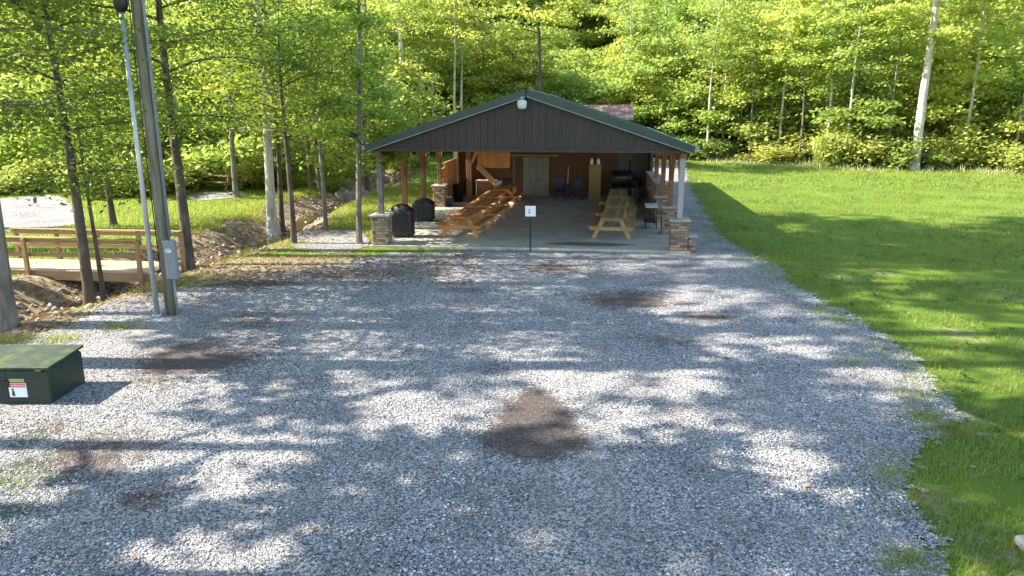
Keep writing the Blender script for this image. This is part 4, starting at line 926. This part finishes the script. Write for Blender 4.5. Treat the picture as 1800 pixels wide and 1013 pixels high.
m = MB(); m.lathe([(.001, 0), (.22, 0), (.27, .75), (.285, .76), (.285, .79), (.26, .79)], 20); m.build('bin', M['black'], e)
m = MB(); m.lathe([(.29, .795), (.28, .83), (.1, .87), (.001, .875)], 20); m.build('lid', M['black'], e)
e = empty('green_cabinet', (-.25, 36.4, .09), -PA, 'low dark green cabinet between the chest freezer and the grey door', 'cabinet')
m = MB(); m.box(-.24, .24, -.25, .25, 0, .95, bev=.01); b_ = m.build('body', M['darkgreen'], e)
m = MB(); m.box(-.22, .22, -.272, -.252, .06, .9, bev=.005); m.build('cabinet_door', M['darkgreen'], b_)
e = empty('kettle_grill', (6.0, 36.0, .09), 0, 'round black kettle grill right of the smoker by the grey wall panel', 'grill')
m = MB(); m.lathe([(.001, .55), (.18, .58), (.28, .7), (.3, .8)], 20); m.build('bowl', M['black'], e)
m = MB(); m.lathe([(.305, .805), (.27, .95), (.15, 1.03), (.001, 1.06)], 20); m.build('lid', M['black'], e)
for a_ in (0, 2.1, 4.2): m = MB(); m.tube([(.14 * math.cos(a_), .14 * math.sin(a_), .6), (.3 * math.cos(a_), .3 * math.sin(a_), 0)], .015, 6); m.build('leg', M['steel'], e)
for i, (x_, y_, c_, lab) in enumerate([(5.0, 34.9, 'offwhite', 'white-grey cooler box on the floor before the barrel smoker'), (-3.1, 33.9, 'navy', 'navy cooler box on the floor by the left rear pier')]):
    e = empty('cooler', (x_, y_, .09), .2, lab, 'cooler')
    m = MB(); m.box(-.32, .32, -.2, .2, 0, .34, bev=.03); m.build('body', M[c_], e)
    m = MB(); m.box(-.33, .33, -.21, .21, .343, .41, bev=.025); m.build('lid', M['offwhite'], e)
# white topped serving cart
x, y = 5.2, 27.6
e = empty('serving_cart', (x, y, .09), -PA, 'small serving cart with white top and dark legs by the right posts', 'cart')
m = MB(); m.box(-.22, .22, -.5, .5, .78, .83, bev=.01); m.build('top', M['offwhite'], e)
m = MB(); m.box(-.2, .2, -.47, .47, .22, .25, bev=.005); m.build('shelf', M['black'], e)
for a_ in (-.19, .19):
    for b_ in (-.46, .46): m = MB(); m.tube([(a_, b_, 0), (a_, b_, .78)], .02, 8); m.build('leg', M['black'], e)

# ------------------------------------------------------------------ sign in front of the pavilion
x, y = px(932, 443)
e = empty('parking_sign', (x, y, 0), 0, 'small square white sign on a thin black post before the pavilion', 'sign')
m = MB(); m.box(-.025, .025, -.015, .015, -.1, 1.45); m.build('post', M['black'], e)
m = MB(); m.box(-.165, .165, -.022, -.0155, 1.14, 1.47, bev=.002); pl = m.build('panel', M['white'], e)
m = MB()   # small dark figure
m.lathe([(.001, -.024), (.022, -.024)], 12)
m.v = [(a_ - .035, -.0245, 1.345 + b_) for a_, b_, c_ in m.v]
m.box(-.05, -.025, -.0245, -.0225, 1.25, 1.315); m.box(-.025, .01, -.0245, -.0225, 1.245, 1.262); m.box(-.06, -.045, -.0245, -.0225, 1.22, 1.27)
m.build('pictogram', M['ink'], pl)

# ------------------------------------------------------------------ dish on the pavilion corner
dx_, dy_ = pw(-5.25, -.2)
e = empty('satellite_dish', (dx_ - .42, dy_, 3.72), .5, 'dark green dish on an arm at the left eave of the pavilion', 'dish')
m = MB(); m.lathe([(.002, 0), (.12, .012), (.22, .045), (.30, .085), (.305, .075), (.22, .03), (.12, -.004), (.002, -.016)], 24, sy=.8)
o = m.build('reflector', M['darkgreen'], e); o.rotation_euler = (R(62), R(35), 0)
m = MB(); m.tube([(.02, .05, 0), (.25, .08, -.2), (.48, .06, -.5)], .02, 8); m.build('arm', M['black'], e)

# ------------------------------------------------------------------ poles at the left
x, y = px(303, 553)
e = empty('utility_pole', (x, y, 0), 0, 'weathered wooden utility pole with a grey meter box at the gravel edge', 'utility pole')
m = MB(); m.tube([(0, 0, -.3), (0, 0, 3), (0, 0, 7), (0, 0, 10.5)], [.135, .13, .12, .11], 16); m.build('shaft', M['pole'], e)
m = MB(); m.tube([(.16, -.09, .0), (.16, -.09, .9)], .028, 8); m.tube([(.17, -.08, 1.75), (.165, -.08, 6.5), (.16, -.075, 9.5)], .032, 8); m.build('conduit', M['boxgrey'], e)
m = MB(); m.box(.06, .30, -.22, -.07, .85, 1.7, bev=.015); b_ = m.build('meter_box', M['boxgrey'], e)
m = MB(); m.lathe([(.001, -.01), (.075, -.005), (.08, .03)], 16); m.v = [(a + .18, -.223 + -abs(c) * .8, 1.5 + bb) for a, bb, c in m.v]; m.build('meter_glass', M['steel'], b_)
m = MB(); m.tube([(-.10, -.12, 1.0), (-.12, -.11, 4), (-.1, -.1, 9.8)], .012, 6); m.build('ground_wire', M['black'], e)
x, y = px(277, 556)
e = empty('lamp_pole', (x, y, 0), 0, 'slim galvanised lamp pole with black head left of the utility pole', 'lamp')
m = MB(); m.tube([(0, 0, -.2), (0, 0, 3.3), (0, 0, 6.35)], [.055, .05, .045], 12); m.build('shaft', M['steel'], e)
m = MB(); m.tube([(0, 0, -.02), (0, 0, .05)], .11, 12); m.build('base_plate', M['steel'], e)
m = MB(); m.lathe([(.001, 6.32), (.07, 6.33), (.13, 6.42), (.14, 6.55), (.10, 6.66), (.001, 6.7)], 16); m.build('lamp_head', M['black'], e)

# ------------------------------------------------------------------ transformer box
e = empty('transformer_box', (-7.80, 11.19, 0), 0, 'dark green ground-mounted electrical box with warning label and mossy lid', 'electrical box')
m = MB(); m.box(-.66, .66, -.475, .475, .0, .575, bev=.02); bd = m.build('body', M['darkgreen'], e)
m = MB()
m.poly([(-.69, -.50, .58), (.69, -.50, .58), (.69, .5, .62), (-.69, .5, .62), (-.69, -.50, .615), (.69, -.50, .615), (.69, .5, .66), (-.69, .5, .66)], [(3, 2, 1, 0), (4, 5, 6, 7), (0, 1, 5, 4), (1, 2, 6, 5), (2, 3, 7, 6), (3, 0, 4, 7)])
m.build('lid', M['green_top'], e)
m = MB(); m.box(.0, .012, -.481, -.4755, .06, .55); m.build('panel_seam', M['ink'], bd)
m = MB(); m.box(-.06, .06, -.50, -.476, .30, .40, bev=.008); m.build('latch', M['black'], bd)
for hx in (-.55, .55):
    m = MB(); m.box(hx - .05, hx + .05, -.515, -.476, .535, .575, bev=.004); m.build('hinge', M['black'], bd)
lb = MB(); lb.box(.035, .31, -.4795, -.4757, .13, .36); lab_ = lb.build('warning_label', M['white'], bd)
lb = MB(); lb.box(.045, .30, -.4825, -.4798, .29, .352); lb.build('warning_band', M['red'], lab_)
lb = MB(); lb.box(.06, .29, -.4795, -.4757, .375, .43); lb.build('number_label', M['yellowlabel'], bd)
lb = MB(); lb.lathe([(.001, 0), (.018, 0)], 10); lb.v = [(a + .095, -.4815, .255 + bb) for a, bb, c in lb.v]; lb.poly([(.08, -.4815, .235), (.115, -.4815, .235), (.125, -.4815, .15), (.075, -.4815, .15)], [(0, 3, 2, 1)]); lb.build('warning_figure', M['ink'], lab_)
def text(body, size, loc, mat, parent, name, rot=(R(90), 0, 0)):
    c = bpy.data.curves.new(name, 'FONT'); c.body = body; c.size = size; c.extrude = .0006; c.align_x = 'CENTER'
    t = bpy.data.objects.new('tmp', c); COL.objects.link(t); dg = bpy.context.evaluated_depsgraph_get()
    me = bpy.data.meshes.new_from_object(t.evaluated_get(dg)); COL.objects.unlink(t); bpy.data.objects.remove(t)
    me.materials.clear(); me.materials.append(mat); o = link_mesh(name, me, parent); o.location = loc; o.rotation_euler = rot; return o
text('WARNING', .055, (.172, -.4835, .302), M['white'], lab_, 'warning_text')

# ------------------------------------------------------------------ flat stone at the lower right
x, y = px(1815, 952, .12)
m = MB(); m.box(-.32, .32, -.16, .16, -.02, .09, bev=.03)
m.v = [(a + .03 * math.sin(b * 9), b + .02 * math.sin(a * 11), c) for a, b, c in m.v]
o = m.build('stone_slab', M['cap']); o.location = (x + .2, y, .03); tag(o, 'pale flat stone slab in the grass at the lower right', 'stone')

# ------------------------------------------------------------------ footbridge
zd = .12
bx0, by0 = px(10, 492); bx1, by1 = px(268, 488)
fb = empty('footbridge', ((-15.2 + -8.6) / 2, 20.35, zd), -.11, 'weathered wooden footbridge with two-rail sides crossing the creek', 'footbridge')
x0, x1 = -4.0, 2.2; W = .70
m = MB(); k = x0
while k < x1: m.box(k, k + .135, -W, W, 0, .04, bev=.004); k += .145
m.build('deck', M['bridge_deck'], fb)
for s in (-1, 1):
    m = MB(); m.box(x0, x1, s * W * .92 - .04, s * W * .92 + .04, -.24, -.003); m.build('stringer', M['bridge_wood'], fb)
    rx1 = x1 - .1 if s < 0 else x1 + .25; rx0 = x0 - .6 if s < 0 else x0 + 1.2
    for zc_ in (.46, .84):
        m = MB(); m.box(rx0, rx1, s * (W + .03) - .02 - s * .06, s * (W + .03) + .02 - s * .06, zc_ - .05, zc_ + .05, bev=.006); m.build('rail', M['bridge_wood'], fb)
    m = MB(); m.box(rx0, rx1, s * (W - .02) - .08, s * (W - .02) + .08, 1 - .083, .95, bev=.006); m.build('cap_rail', M['bridge_wood'], fb)
    for i in range(5):
        u_ = rx0 + .08 + (rx1 - rx0 - .16) * i / 4; m = MB(); m.box(u_ - .05, u_ + .05, s * (W + .055) - .05, s * (W + .055) + .05, -.3, .912, bev=.008); m.build('post', M['bridge_wood'], fb)

# ------------------------------------------------------------------ shed with rusty roof
sx, sy = 8.2, 60.0; sz = h1(sx, sy)
e = empty('old_shed', (sx, sy, -.15), -.1, 'old shed with a rust-red metal roof behind the pavilion', 'shed')
m = MB(); m.box(-2.4, 1.1, -1.6, 1.6, -.5, 3.7); wl = m.build('wall', M['shed_wood'], e)
m = MB(); m.poly([(-2.7, -2.1, 3.72), (1.3, -2.1, 3.72), (1.3, 0, 4.75), (-2.7, 0, 4.75), (1.3, 2.1, 3.72), (-2.7, 2.1, 3.72), (-2.7, -2.1, 3.66), (1.3, -2.1, 3.66), (1.3, 2.1, 3.66), (-2.7, 2.1, 3.66)], [(0, 1, 2, 3), (3, 2, 4, 5), (0, 6, 7, 1), (4, 8, 9, 5), (6, 9, 8, 7), (1, 7, 8, 4), (0, 5, 9, 6)])
k = -2.6
while k < 1.3: m.beam((k, -2.1, 3.74), (k, 0, 4.77), .04, .03); k += .4
m.build('roof', M['rust'], e)
